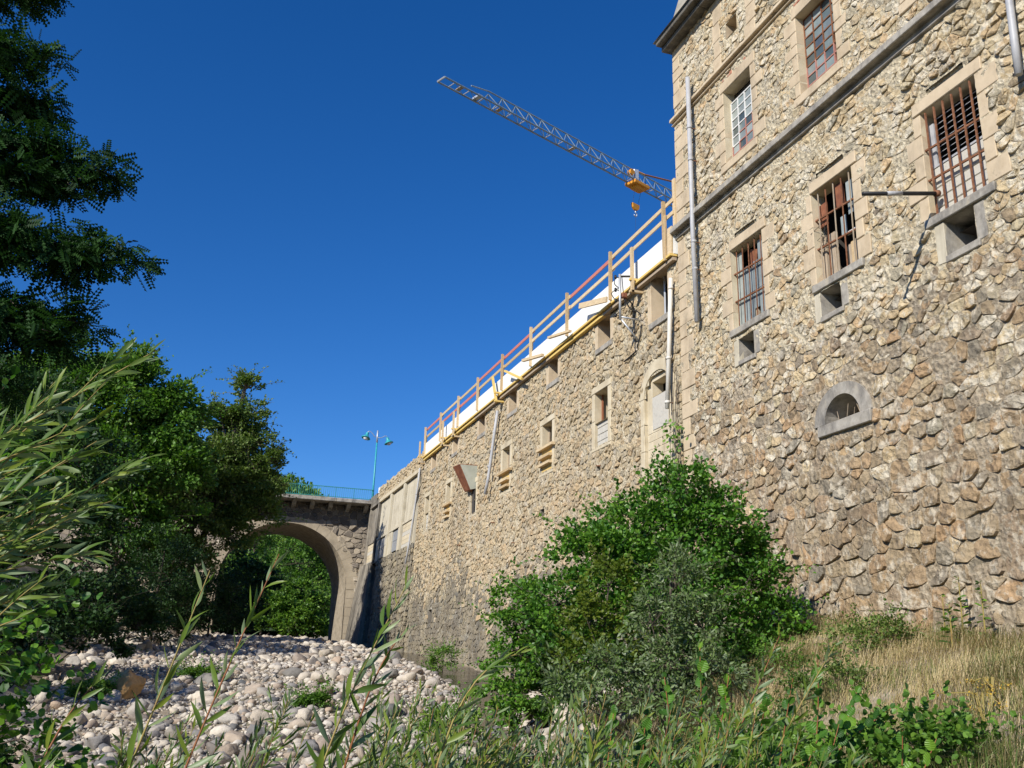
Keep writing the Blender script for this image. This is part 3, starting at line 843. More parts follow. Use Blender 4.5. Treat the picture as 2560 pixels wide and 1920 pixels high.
MWIN = [  # opening y0,y1,z0,z1, foot of the infill, what fills it
    (23.98, 24.90, 7.07, 7.97, 6.38, 'block'), (28.22, 29.12, 7.20, 8.00, 6.42, 'osb'), (32.33, 33.17, 7.15, 8.05, 6.46, 'osb'),
    (36.30, 36.95, 6.7, 7.4, 6.2, 'block'), (40.24, 40.90, 7.18, 8.10, 6.60, 'osb'), (44.05, 44.75, 7.36, 8.14, 6.56, 'block')]
for k, (y0, y1, z0, z1, zf, kind) in enumerate(MWIN):
    w = empty('window', (0, 0, 0)); yc = (y0 + y1) / 2; xf = xm(yc, z0); w.parent = MILL; w.location = Vector((xf, yc, z0)) - wl(MILL)
    mh.append((y0, y1, zf, z1)); me_.append((y0, y1, zf, z1))
    xo = xf - .02
    rect_open(w, y0, y1, z0 if kind == 'osb' else z0, z1, .45, xf, PLASTER)
    for a, b in ((y0 - .19, y0 - .003), (y1 + .003, y1 + .19)):
        zz = [zf - .05, (zf + z1) / 2 + random.uniform(-.1, .1), z1]
        for c, d in zip(zz[:-1], zz[1:]):
            block('jamb_stone', w, xf, .03, a, b, c + .004, d - .004, PLASTER, .4, .005)
        me_.append((a, b, zf - .05, z1))
    block('lintel', w, xf, .035, y0 - .2, y1 + .2, z1 + .004, z1 + .2, PLASTER, .4, .004); me_.append((y0 - .2, y1 + .2, z1, z1 + .2))
    block('sill', w, xf, .045, y0 - .2, y1 + .2, zf - .14, zf - .054, PLASTER, .4, .004); me_.append((y0 - .2, y1 + .2, zf - .14, zf))
    # shallow relieving arch above
    holes_y = (yc - .2, yc + .2); mh.append((yc - .22, yc + .22, z1 + .2, z1 + .3)); me_.append((yc - .3, yc + .3, z1 + .2, z1 + .32))
    MB().quad((xf + .12, yc - .3, z1 + .19), (xf + .12, yc + .3, z1 + .19), (xf + .02, yc + .3, z1 + .34), (xf + .02, yc - .3, z1 + .34)).obj('relieving_arch', MORTAR, w)
    MB().box(xf + .2, xf + .24, y1 - .07, y1, z0, z1).obj('window_post', RUSTSHEET if k == 0 else OLDWOOD, w)
    if kind == 'block':
        z = zf - .05; r = 0
        while z < z0 - .02:
            h = min(.2, z0 - z); y = y0
            while y < y1 - .02:
                ye = min(y1, y + (.45 if (r % 2 == 0 or y > y0) else .22))
                block('concrete_block', w, xf + .06, 0, y + .004, ye - .004, z + .004, z + h - .004, BLOCK, .15, .003); y = ye
            z += h; r += 1
    if kind == 'osb':
        MB().box(xf - .015, xf + .02, y0 - .02, y1 + .02, zf - .02, z0 - .02).obj('strand_board', OSB, w)
        for j, (dz, ex) in enumerate(((0.0, .3), (-.30, .06), (-.54, .06))):
            MB().bar((xf - .085, y0 - ex, z0 + dz - .03), (xf - .085, y1 + ex * .8, z0 + dz - .03), .14, .085).obj('timber_batten', TIMBER, w, rnd=.4 + .1 * j)
# window with the chute: dark hole below it
# arched doorway, walled up
w = empty('blocked_doorway', (0, 0, 0)); w.parent = MILL; w.location = Vector((11, 21, 6)) - wl(MILL)
mh.append((20.34, 21.78, 5.0, 7.0)); me_.append((20.1, 22.0, 4.8, 7.1)); me_.append((20.3, 21.8, 7.0, 7.88)); mh.append((20.42, 21.7, 7.0, 7.3)); mh.append((20.6, 21.5, 7.3, 7.5))
N = 14; m = MB(); ms = MB(); yc = 21.06
for i in range(N):
    a0, a1 = math.pi * i / N, math.pi * (i + 1) / N
    pi = lambda a: (yc - .72 * math.cos(a), 7.0 + .58 * math.sin(a)); po = lambda a: (yc - .94 * math.cos(a), 7.0 + .86 * math.sin(a))
    (ya, za), (yb, zb_), (yo, zo), (yp, zp) = pi(a0), pi(a1), po(a0), po(a1)
    x = 10.965
    m.quad((x, ya, za), (x, yb, zb_), (x, yp, zp), (x, yo, zo)); m.quad((x, yo, zo), (x, yp, zp), (11.1, yp, zp), (11.1, yo, zo))
    ms.quad((x, ya, za), (11.12, ya, za), (11.12, yb, zb_), (x, yb, zb_))
m.obj('arch_ring', PLASTER, w); ms.obj('arch_soffit', PLASTER, w)
for a, b in ((20.12, 20.34), (21.78, 22.0)):
    for c, d in ((4.9, 5.6), (5.6, 6.3), (6.3, 6.998)):
        block('jamb_stone', w, 11.0, .035, a + .003, b - .003, c + .004, d - .004, PLASTER, .3, .004)
# infill with a square hole at the top
m = MB(); x = 11.06
m.quad((x, 20.34, 5.0), (x, 21.78, 5.0), (x, 21.78, 6.97), (x, 20.34, 6.97))
m.quad((x, 20.34, 6.97), (x, 20.59, 6.97), (x, 20.59, 7.37), (x, 20.34, 7.37)); m.quad((x, 21.45, 6.97), (x, 21.78, 6.97), (x, 21.78, 7.37), (x, 21.45, 7.37))
m.quad((x, 20.34, 7.37), (x, 21.78, 7.37), (x, 21.78, 7.7), (x, 20.34, 7.7)); m.obj('plaster_infill', PLASTER, w)
rect_open(w, 20.59, 21.45, 6.97, 7.37, .3, 11.06, PLASTER)
MB().box(11.035, 11.058, 20.60, 21.44, 6.1, 6.95).obj('pale_board', BLOCK, w)
z = 5.0; r = 0
while z < 6.05:
    y = 20.36
    while y < 21.75:
        ye = min(21.76, y + (.45 if (r % 2 == 0 or y > 20.4) else .22)); block('concrete_block', w, 11.05, 0, y + .004, ye - .004, z + .004, z + .2, PLASTER, .1, .003); y = ye
    z += .205; r += 1
# wall holes
for y0, y1, z0, z1 in ((28.7, 29.05, 4.97, 5.2), (41.66, 42.2, 2.2, 2.75), (33.0, 33.25, 5.35, 5.5), (42.9, 43.1, 4.6, 4.85), (24.5, 24.75, 5.65, 5.78)):
    w = empty('wall_hole', (0, 0, 0)); xf = xm((y0 + y1) / 2, z0); w.parent = MILL; w.location = Vector((xf, y0, z0)) - wl(MILL)
    mh.append((y0, y1, z0, z1)); me_.append((y0, y1, z0, z1)); rect_open(w, y0, y1, z0, z1, .45, xf, DARKCONC)

topM = lambda s: 10.12 + 0.10 * fbm(np.asarray(s) * 1.1, np.asarray(s) * 0 + 4.2, 9, 3)
Y_END = 46.35
bed = mortar_bed('rubble_wall', (19.82, Y_END, 3.2, 10.26), mh, 0.085, mapM, 0.026, MORTAR, MILL, 8, top=topM)
mortar_bed('wall_foot', (19.82, Y_END, -0.6, 3.2), mh, 0.085, mapM, 0.026, MORTAR_LOW, MILL, 8)
rr = random.Random(5)
sites = rows((19.82, Y_END, -.6, 3.6), lambda t: .22, .08, rr, 1.35) + rows((19.82, Y_END, 3.6, 10.26), lambda t: .18, .32, rr, 1.4)
rubble(bed, (19.82, Y_END, -.6, 10.26), me_, sites, 1.3, mapM, lambda c, r: r.uniform(.0, .05) if c[1] > 3.6 else r.uniform(.005, .03), lambda c: rr.choice((.005, .011, .018)),
       lambda c: STONE_LOW if c[1] < 2.6 + rr.gauss(0, .7) + .7 * math.sin(c[0] * .7) + (c[0] - 30) * .11 else STONE_M, 300, rr, top=topM)
# the new concrete slab edge and its formwork planks
seam = [19.84, 22.6, 25.6, 28.9, 32.0, 35.1, 38.3, 41.6, 45.5]
for a, b in zip(seam[:-1], seam[1:]):
    MB().box(10.90, 11.5, a + .004, b - .004, 10.30, 10.95).obj('concrete_beam', WHITECON, MILL)
MB().box(11.5, 19.0, 19.84, 45.5, 10.32, 10.60).obj('concrete_slab', WHITECON, MILL)
MB().box(18.6, 19.0, 19.84, 59, -1, 10.3).obj('rear_wall', STONE_M, MILL, rnd=.3)
for a, b in zip((19.85, 24.1, 28.4, 32.6, 36.9, 41.2), (24.1, 28.4, 32.6, 36.9, 41.2, 45.6)):
    MB().box(10.80 + random.uniform(-.01, .01), 11.0, a + .003, b - .003, 10.235, 10.297).obj('formwork_plank', TIMBERY, MILL)
    MB().box(10.86, 10.98, a + .003, b - .003, 10.12, 10.20).obj('formwork_plank', TIMBERY if random.random() < .4 else OLDWOOD, MILL)

# ---- concrete-panelled bays beyond, up to the bridge
BAY = empty('panel_bays', (11, 52, 0), 'concrete-panelled annex of tall pale bays between the mill wing and the bridge', 'building')
me2 = []; mh2 = []
piers = [46.45, 49.6, 52.95, 56.35, 59.4]
def xb(y, z): return 11.0 - 0.055 * max(0.0, 9.9 - z)
def slab(name, y0, y1, z0, z1, off, mat, th=.12, parent=BAY):
    p = []
    for z in (z0, z1):
        x0 = xb(y0, z) - off
        p.append([(x0, y0, z), (x0 + th, y0, z), (x0 + th, y1, z), (x0, y1, z)])
    return MB().hexa(p[0] + p[1]).obj(name, mat, parent)
for i, (a, b) in enumerate(zip(piers[:-1], piers[1:])):
    cm = CONCRETE if i < 3 else DARKCONC
    slab('panel', a + .42, b - .12, 7.62, 9.72, -.06, cm)
    slab('pier', a + .0, a + .40, 6.2, 9.74, .07, CONCRETE if i < 3 else DARKCONC, .3)
    slab('pier', a + .41, a + .52, 6.2, 9.74, .02, PLASTER, .2)
    slab('rail', a + .42, b - .01, 7.50, 7.615, .01, CONCRETE if i < 3 else DARKCONC, .2)
    # lower part of each bay: block infill, shutter or blind window
    n = 5
    y0, y1 = a + .54, b - .62 if i in (1, 2) else b - .12
    for r in range(6):
        z0 = 6.22 + r * .212; y = y0
        while y < y1 - .02:
            ye = min(y1, y + .5 - (.22 if (r % 2 and y == y0) else 0))
            if i in (0, 3):
                slab('concrete_block', y + .006, ye - .006, z0 + .004, z0 + .205, -.04, PLASTER if r % 3 else BLOCK, .1)
            y = ye
    if i in (1, 2):
        slab('blind_pane', a + 1.0, b - .9, 6.35, 6.9, -.08, GALV, .05); slab('blind_pane', a + 1.0, b - .9, 6.92, 7.46, -.08, GALV, .05)
        slab('bay_jamb', a + .54, a + .98, 6.25, 7.49, -.02, CONCRETE, .2); slab('bay_jamb', b - .88, b - .02, 6.25, 7.49, -.02, CONCRETE, .2)
    slab('lintel', a + .02, b + .02, 9.75, 9.95, .09, PLASTER if i < 3 else DARKCONC, .4)
slab('pier', 59.0, 59.4, 6.2, 9.74, .07, DARKCONC, .3)
slab('back_panel', 46.4, 59.4, 5.6, 9.9, -.25, DARKIN, .2)
# parapet of reddish rubble over the bays
topP = lambda s: 10.72 + 0.09 * fbm(np.asarray(s) * .8, np.asarray(s) * 0 + 2.0, 3, 3)
mapP = lambda s, t, h: np.stack([11.0 - h, s, t], 1)
bedp = mortar_bed('parapet_rubble', (45.6, 57.2, 9.95, 10.9), [], .09, mapP, .02, MORTAR, BAY, 31, top=topP)
rubble(bedp, (45.6, 57.2, 9.95, 10.9), [], rows((45.6, 57.2, 9.95, 10.9), lambda t: .2, .2, rr, 1.3), 1.3, mapP, lambda c, r: r.uniform(.02, .06), lambda c: .02, lambda c: STONE_M, 120, rr, top=topP)
MB().box(11.05, 11.6, 45.6, 57.2, 9.9, 10.62).obj('parapet_core', MORTAR, BAY)
slab('end_coping', 57.2, 60.3, 9.95, 10.45, .1, DARKCONC, .6)
MB().box(10.98, 11.3, 56.9, 57.3, 10.45, 10.78).obj('white_cap', WHITECON, BAY)
# rubble below the bays, with a recess added for a tall strip of shadow and stain
mapB = lambda s, t, h: np.stack([11.0 - 0.055 * np.clip(9.9 - t, 0, 20) - .03 - h, s, t], 1)
hb = [(55.35, 56.75, -.5, 6.15)]
bedb = mortar_bed('base_rubble', (46.35, 60.2, -.2, 6.2), hb, .1, mapB, .03, MORTAR_LOW, BAY, 41)
rubble(bedb, (46.35, 60.2, -.2, 6.2), hb, rows((46.35, 60.2, -.2, 6.2), lambda t: .26, .12, rr, 1.4), 1.3, mapB, lambda c, r: r.uniform(.015, .06), lambda c: .014, lambda c: STONE_LOW, 200, rr)
w = empty('dark_slot', (0, 0, 0)); w.parent = BAY; w.location = Vector((10.8, 56, 3)) - wl(BAY)
rect_open(w, 55.35, 56.75, -.5, 6.15, 1.2, 10.78, DARKCONC)
MB().hexa([(10.0, 56.8, 0), (11, 56.8, 0), (11, 60.1, 0), (9.75, 60.1, 0), (10.72, 56.8, 6.3), (11, 56.8, 6.3), (11, 60.1, 6.3), (10.62, 60.1, 6.3)]).obj('buttress', DARKCONC, BAY)

# ------------------------------------------------------------------ the bridge
BR = empty('stone_bridge', (6, 60, 0), 'old stone arch bridge over the river with a lit arch ring', 'bridge')
YB, YF = 60.0, 65.8
XC, ZC, RA = 6.1, 4.92, 3.8
bx0, bx1, zt = -14.0, 11.6, 10.02
def arch_z(s):
    d = np.clip(RA ** 2 - (np.asarray(s, float) - XC) ** 2, 0, None); return np.where(np.abs(np.asarray(s) - XC) < RA, ZC + np.sqrt(d), -5)
mapF = lambda s, t, h: np.stack([s, YB - h, t], 1)
# spandrel bed cut round the arch: columns of quads from the arch line to the top
S = np.unique(np.concatenate([np.linspace(bx0, XC - RA, 80), np.linspace(XC - RA, XC + RA, 90), np.linspace(XC + RA, bx1, 24)]))
V = []; F = []; nz = 44
for s in S:
    inside = abs(s - XC) < RA - 1e-6
    z0 = float(arch_z([s])[0]) if inside else -.5
    for j in range(nz + 1):
        z = z0 + (zt - z0) * j / nz
        V.append((s, YB, z))
V = np.array(V); V[:, 1] -= .03 * fbm(V[:, 0] * 3, V[:, 2] * 3, 77, 4)
for i in range(len(S) - 1):
    if abs((S[i] + S[i + 1]) / 2 - XC) < RA and (abs(S[i] - XC) >= RA - 1e-6 or abs(S[i + 1] - XC) >= RA - 1e-6): pass
    for j in range(nz):
        a = i * (nz + 1) + j; F.append((a, a + nz + 1, a + nz + 2, a + 1))
MORTAR_B = material('bridge_mortar', [(0.20, 0.17, 0.13), (0.32, 0.27, 0.20), (0.44, 0.38, 0.29)], 4.0, 0.95, 0.6, 20, 0.03)
STONE_B = material('bridge_stone', [(0.26, 0.22, 0.17), (0.34, 0.29, 0.22), (0.22, 0.19, 0.16), (0.40, 0.33, 0.24), (0.46, 0.41, 0.33)], 5.0, 0.9, 0.6, 18, 0.03, per=True)
STONE_BD = material('sooty_bridge_stone', [(0.12, 0.10, 0.08), (0.18, 0.15, 0.12), (0.10, 0.09, 0.08), (0.22, 0.19, 0.15)], 5.0, 0.9, 0.6, 18, 0.03, per=True)  # darker stone for the band between arch crown and deck
bed = add('spandrel_wall', fast_mesh('spandrel_wall', V - np.array(wl(BR)), np.array(F), None, True), MORTAR_B, BR, wl(BR))
sr = random.Random(21)
sites = rows((bx0, bx1, -.5, zt), lambda t: .3, .2, sr, 1.5)
sites = [(a, b) for a, b in sites if not (math.hypot(a - XC, b - ZC) < RA + .42 and b > ZC) and not (abs(a - XC) < RA + .5 and b <= ZC)]
vr = [(a, b) for a, b in sites]
# keep cells off the ring by adding ghost sites along it
gh = [(XC + (RA + .22) * math.cos(t), ZC + (RA + .22) * math.sin(t)) for t in np.linspace(0, math.pi, 46)] + [(XC + sgn * (RA + .25), z) for sgn in (-1, 1) for z in np.arange(-.4, ZC, .25)]
ghost = set(range(len(vr), len(vr) + len(gh)))
_vor = voronoi
def voronoi(sites, rect, aniso, _g=len(vr)):
    return [(i, p) for i, p in _vor(sites, rect, aniso) if i < _g]
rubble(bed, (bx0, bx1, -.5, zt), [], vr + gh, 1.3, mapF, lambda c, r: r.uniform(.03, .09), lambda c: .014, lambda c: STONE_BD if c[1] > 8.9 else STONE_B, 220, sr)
voronoi = _vor
# arch ring of long dressed voussoirs, and the legs below
AR = empty('arch_ring', (0, 0, 0)); AR.parent = BR; AR.location = Vector((XC, YB, ZC)) - wl(BR)
RINGM = material('arch_ring_stone', [(0.30, 0.25, 0.18), (0.40, 0.335, 0.24), (0.48, 0.41, 0.30)], 1.2, 0.9, 0.5, 16, 0.03,
                 stain=[((0.20, 0.17, 0.13), 0.52, 0.7, (.7, .7, .25), .6)])
N = 34
for i in range(N):
    a0, a1 = math.pi * (i + .004) / N, math.pi * (i + .996) / N
    ro = RA + .34 + .34 * abs(math.cos(math.pi * (i + .5) / N)) + (.05 if i % 2 else 0)
    y0 = YB - .06 + random.uniform(-.008, .008); y1 = YB + .5
    c = lambda r, a, y: (XC + r * math.cos(a), y, ZC + r * math.sin(a))
    MB().hexa([c(RA, a0, y0), c(RA, a0, y1), c(RA, a1, y1), c(RA, a1, y0), c(ro, a0, y0), c(ro, a0, y1), c(ro, a1, y1), c(ro, a1, y0)]).obj('voussoir', RINGM, AR)
for sgn in (-1, 1):
    z = -.3
    while z < ZC - .01:
        h = min(.52, ZC - z); wd = .62 if int(z * 4) % 2 else .85
        xa, xb_ = sorted((XC + sgn * RA, XC + sgn * (RA + wd)))
        MB().box(xa, xb_, YB - .05, YB + .5, z + .008, z + h - .008).obj('pier_stone', RINGM, AR); z += h
m = MB(); N = 40
pts = [(XC - RA, -.5)] + [(XC - RA * math.cos(math.pi * i / N), ZC + RA * math.sin(math.pi * i / N)) for i in range(N + 1)] + [(XC + RA, -.5)]
for (a, az), (b, bz) in zip(pts[:-1], pts[1:]):
    m.quad((a, YB + .3, az), (b, YB + .3, bz), (b, YF, bz), (a, YF, az))
m.obj('barrel_vault', MORTAR_B, BR)
m = MB()
m.box(bx0, XC - RA - .1, YB + .3, YF, -1, zt); m.box(XC + RA + .1, bx1, YB + .3, YF, -1, zt)
m.box(XC - RA - .1, XC + RA + .1, YB + .3, YF, ZC + RA + .1, zt); m.obj('bridge_core', MORTAR_B, BR)
for i in range(9):
    a = bx0 + i * (bx1 - bx0) / 9; b = bx0 + (i + 1) * (bx1 - bx0) / 9
    MB().box(a + .006, b - .006, YB - 1.16, YF + .95, zt + .02, zt + .25).obj('deck_slab', GREYSTONE, BR, bevel=.02)
x = bx0 + .4
while x < bx1 - .2:
    MB().hexa([(x - .12, YB - .55, zt - .22), (x + .12, YB - .55, zt - .22), (x + .12, YB, zt - .42), (x - .12, YB, zt - .42),
               (x - .12, YB - .8, zt + .016), (x + .12, YB - .8, zt + .016), (x + .12, YB, zt + .016), (x - .12, YB, zt + .016)]).obj('corbel', GREYSTONE, BR); x += 1.105

# railing along the deck
RL = empty('bridge_railing', (4, 59.2, 10.3), 'teal metal railing of thin upright bars along the stone bridge', 'railing')
yr, zr0, zr1 = YB - 1.0, 10.24, 10.94
MB().bar((bx0, yr, zr1), (10.95, yr, zr1), .05, .045).obj('top_rail', TEALRAIL, RL)
MB().bar((bx0, yr, zr0 + .1), (10.95, yr, zr0 + .1), .04, .035).obj('bottom_rail', TEALRAIL, RL)
x = 10.9; k = 0; bal = MB().bar((0, 0, 0), (0, 0, zr1 - zr0 - .1), .018, .018)
bme = fast_mesh('baluster', np.array(bal.v), bal.f); pme = MB().bar((0, 0, -.1), (0, 0, zr1 - zr0), .04, .04); pme = fast_mesh('post', np.array(pme.v), pme.f)
for i in range(196):
    x = 10.92 - i * .124
    if i % 9 == 0: add('post', pme, TEALRAIL, RL, Vector((x, yr, zr0)))
    else: add('baluster', bme, TEALRAIL, RL, Vector((x, yr, zr0 + .1)))
MB().bar((10.95, yr, zr1), (11.15, yr + .9, zr1 + .1), .05, .045).obj('end_rail', TEALRAIL, RL)

# the double street lamp at the end of the bridge
LP = empty('street_lamp', (11.25, 60.2, 10.2), 'turquoise double-headed street lamp at the mill end of the bridge', 'street lamp')
lx, ly = 11.2, 60.2
MB().tube([(lx, ly, 10.0), (lx, ly, 11.5), (lx + .04, ly, 14.3)], [.075, .06, .05], 10).obj('pole', TURQ, LP, True)
MB().tube([(lx + .04, ly, 14.25), (lx + .05, ly, 15.05)], [.055, .05], 10).obj('pole_top', GALV, LP, True)
for sx, dz in ((-1, 0.12), (1, -0.08)):
    a = [(lx + .05, ly, 14.62), (lx + .05 + sx * .18, ly, 14.60 + dz * .3), (lx + .05 + sx * .34, ly, 14.72 + dz), (lx + .05 + sx * .5, ly, 14.84 + dz), (lx + .05 + sx * .6, ly, 14.82 + dz), (lx + .05 + sx * .64, ly, 14.72 + dz)]
    MB().tube(a, .022, 8).obj('bracket_arm', GALV, LP, True)
    ax = Vector((sx * .32, -.18, -1)).normalized(); c = Vector(a[-1])
    MB().lathe(c, [(.0, 0), (.09, .0), (.10, .05), (.095, .13), (.14, .22), (.27, .36), (.30, .39), (.0, .385)], 18, ax).obj('lamp_shade', TURQ, LP, True)
    MB().lathe(c, [(.16, .37), (.14, .46), (.07, .51), (.0, .52)], 14, ax).obj('lamp_globe', WHITEPT, LP, True)
# ------------------------------------------------------------------ site timber, pipes, fittings on the walls
GR = empty('timber_guardrail', (10.9, 32, 10.95), 'raw timber guardrail with pink stretches along the white concrete edge', 'guardrail')
posts = [20.25, 23.58, 26.87, 30.25, 33.45, 36.6, 39.5, 42.5, 45.4]
for k, y in enumerate(posts):
    zb = 10.25 if k in (0, 8) else 10.42; le = random.uniform(-.03, .03)
    MB().bar((10.86, y, zb), (10.86, y + le, 11.93 - .02 * k), .07, .09, up=(1, 0, 0)).obj('post', TIMBER, GR, rnd=random.random())
    MB().bar((10.94, y + .1, 10.6), (10.94, y + .1, 11.3), .04, .08, up=(1, 0, 0)).obj('cleat', TIMBER, GR, rnd=random.random())
RED = {1: (0, 1), 3: (0,), 4: (0,), 5: (1,), 6: (1,), 7: (0, 1)}
for k, (a, b) in enumerate(zip(posts[:-1], posts[1:])):
    for r, z in enumerate((11.76, 11.40)):
        red = r in {1: (0,), 3: (0,), 4: (0,), 6: (1,), 7: (0,), 5: (1,)}.get(k, ())
        e0 = -.4 if k == 0 else -.12
        zz = z - .012 * k
        x = 10.92 + (.035 if k % 2 else 0)
        MB().bar((x, a + e0, zz + (.05 if k == 0 else 0)), (x, b + .15, zz - .01), .03, .11).obj('rail', TIMBERR if red else TIMBER, GR, rnd=random.random())
# loose boards and props hanging at the slab edge: each a thing
def board(name, a, b, w, h, label, mat=TIMBER, up=(0, 0, 1)):
    o = MB().bar(a, b, w, h, up=up).obj(name, mat, None, rnd=random.random())
    tag(o, label, 'timber', 'loose formwork timbers at the slab edge'); return o
def prop(y, z0, z1, label, lean=0, mat=TIMBER):
    e = empty('formwork_prop', (10.7, y, z0), label, 'timber', 'loose formwork timbers at the slab edge')
    MB().bar((10.70, y, z0), (10.70, y + lean, z1), .1, .07, up=(1, 0, 0)).obj('upright', mat, e, rnd=random.random())
    MB().bar((10.62, y, z0 + .03), (11.0, y, z0 + .03), .1, .06).obj('foot', mat, e, rnd=random.random())
    MB().bar((10.62, y, 10.33), (10.9, y, 10.33), .09, .06).obj('bracket', TIMBERY, e)
prop(21.82, 9.96, 11.27, 'thick upright timber prop beside the first top window of the mill wing')
prop(33.55, 9.97, 11.10, 'yellowish timber prop leaning above the far grey drainpipe', .55, TIMBERY)
prop(39.6, 9.97, 11.12, 'upright timber prop at the white slab edge above the steel chute')
prop(41.4, 9.95, 11.12, 'upright timber prop at the white slab edge just beyond the chute')
prop(45.75, 9.97, 11.1, 'last upright timber prop at the far end of the white slab edge')
board('loose_board', (10.55, 25.1, 10.74), (10.62, 23.3, 10.30), .06, .16, 'broad loose board lying across the slab edge beside the cable bracket')
board('loose_board', (10.55, 27.68, 10.58), (10.7, 26.2, 10.34), .1, .07, 'thin loose board resting aslant on the slab edge left of the cable bracket')
board('loose_board', (10.55, 30.17, 10.56), (10.7, 28.6, 10.30), .1, .09, 'loose board aslant above the third top window of the mill wing')
board('loose_board', (10.6, 32.28, 10.81), (10.7, 30.6, 10.03), .09, .07, 'loose board pointing up to the left, left of the third top window', TIMBERY)
# boards where the slab meets the tall block
board('end_board', (10.86, 19.98, 10.25), (10.86, 19.95, 11.05), .22, .04, 'pale upright board closing the slab end at the tall block', TIMBER, up=(1, 0, 0))
board('end_board', (10.96, 19.86, 10.98), (10.96, 19.86, 12.4), .12, .05, 'tall upright plank standing against the corner of the tall block', TIMBER, up=(1, 0, 0))
board('end_board', (10.80, 20.12, 10.2), (10.86, 20.2, 11.5), .08, .05, 'narrow plank leaning by the first guardrail post', TIMBER, up=(1, 0, 0))

def pipe(name, pts, r, mat, label, brk):
    e = empty(name, pts[-1], label, 'drainpipe')
    MB().tube(pts, r, 10).obj('pipe_run', mat, e, True)
    for (x, y, z) in brk:
        MB().tube([(x, y, z - .03), (x, y, z + .03)], r * 1.22, 10).obj('collar', mat, e, True)
        MB().bar((x, y, z), (11.02, y, z), .02, .02).obj('bracket', RUST, e)
    return e
pipe('drainpipe', [(10.80, 18.70, 14.64), (10.80, 18.70, 11.0), (10.80, 18.71, 10.6), (10.84, 18.72, 8.06)], .058, ZINC, 'long zinc drainpipe down the tall block, left of its windows',
     [(10.80, 18.70, 13.2), (10.80, 18.70, 12.3), (10.82, 18.71, 10.1), (10.83, 18.72, 9.4)])
pipe('drainpipe', [(10.80, 9.10, 12.5), (10.80, 9.16, 10.6), (10.80, 9.19, 9.2), (10.8, 9.2, 8.6)], .058, ZINC, 'zinc drainpipe at the right-hand edge of the tall block', [(10.8, 9.16, 10.7)])
pipe('drainpipe', [(10.86, 19.97, 9.66), (10.84, 20.1, 8.0), (10.82, 20.24, 6.34)], .055, PVC, 'pale plastic drainpipe where the mill wing meets the tall block',
     [(10.86, 19.99, 9.4), (10.83, 20.14, 7.6), (10.82, 20.23, 6.5)])
pipe('drainpipe', [(10.86, 33.85, 9.71), (10.8, 33.95, 8.9), (10.68, 34.2, 7.13), (10.60, 34.3, 6.56)], .06, ZINC, 'grey drainpipe on the mill wing between two boarded windows',
     [(10.8, 33.97, 8.9), (10.7, 34.18, 7.6)])
pipe('drainpipe', [(10.90, 46.38, 9.9), (10.84, 46.3, 9.2), (10.75, 46.55, 7.6), (10.6, 46.7, 6.0), (10.5, 46.7, 5.2)], .045, ZINC, 'thin dark drainpipe at the near edge of the concrete bays', [(10.8, 46.4, 8.6)])

# horizontal spout pipe by the barred window, and its bracket
SP = empty('waste_spout', (11, 11.17, 7.69), 'black waste pipe sticking straight out below the barred window', 'pipe')
MB().tube([(11.02, 11.17, 7.69), (10.3, 11.17, 7.55), (9.5, 11.17, 7.39)], .034, 12).obj('pipe_run', BLACKPL, SP, True)
MB().tube([(10.25, 11.17, 7.54), (9.95, 11.17, 7.48)], .037, 12).obj('grey_sleeve', ZINC, SP, True)
MB().tube([(11.0, 11.17, 7.688), (10.93, 11.17, 7.672)], .055, 12).obj('wall_collar', RUST, SP, True)

# bracket pole with cables on the mill wing
CP = empty('cable_bracket', (10.41, 21.98, 9.2), 'galvanised cable bracket with insulators and a small black lamp on the mill wing', 'bracket')
px, py = 10.41, 21.98
MB().tube([(px, py, 9.2), (px, py, 10.5)], .035, 10).obj('pole', GALV, CP, True)
MB().tube([(px, py, 9.28), (11.02, py, 9.26)], .025, 8).obj('stay', GALV, CP, True)
MB().tube([(px, py, 9.24), (11.02, py + .02, 8.6)], .025, 8).obj('stay', GALV, CP, True)
MB().bar((px, py, 10.44), (px + .3, py - .02, 10.48), .06, .035).obj('lamp_head', BLACKPL, CP)
MB().box(px + .04, px + .2, py - .06, py + .06, 9.82, 9.98).obj('junction_box', RUSTSHEET, CP, bevel=.03)
for z in (10.4, 10.03, 9.72, 9.3):
    MB().tube([(px, py, z), (px - .12, py, z)], .012, 6).obj('insulator_pin', BLACKPL, CP)
    MB().lathe((px - .13, py, z - .05), [(.0, 0), (.03, 0), (.035, .05), (.03, .1), (.0, .1)], 8).obj('insulator', BLACKPL, CP, True)
def cable(pts, r=.012):
    P = [Vector(p) for p in pts]; out = []
    for i in range(len(P) - 1):
        for t in np.linspace(0, 1, 6)[:-1]:
            p0 = P[max(i - 1, 0)]; p1 = P[i]; p2 = P[i + 1]; p3 = P[min(i + 2, len(P) - 1)]
            out.append(0.5 * ((2 * p1) + (-p0 + p2) * t + (2 * p0 - 5 * p1 + 4 * p2 - p3) * t * t + (-p0 + 3 * p1 - 3 * p2 + p3) * t ** 3))
    out.append(P[-1])
    MB().tube(out, r, 6).obj('cable', BLACKPL, CP, True)
cable([(px - .13, py, 10.4), (px - .16, py, 10.2), (px - .05, py, 10.1), (px - .13, py, 10.03)])
cable([(px - .13, py, 10.03), (px - .25, py, 9.9), (px - .13, py, 9.72)])
cable([(px + .06, py, 10.46), (px + .08, py, 10.2), (px + .1, py, 9.95)])
cable([(px + .12, py, 9.82), (px + .16, py, 9.6), (px + .05, py, 9.5), (px - .12, py, 9.3)])
cable([(px + .14, py, 9.82), (px + .3, py, 9.55), (10.95, py - .1, 9.4), (10.95, py - .12, 8.9), (10.94, py + .1, 8.5)], .018)
cable([(px + .16, py, 9.85), (10.9, py + .2, 9.7), (10.95, py + .25, 9.0), (10.94, py + .2, 8.4)], .018)
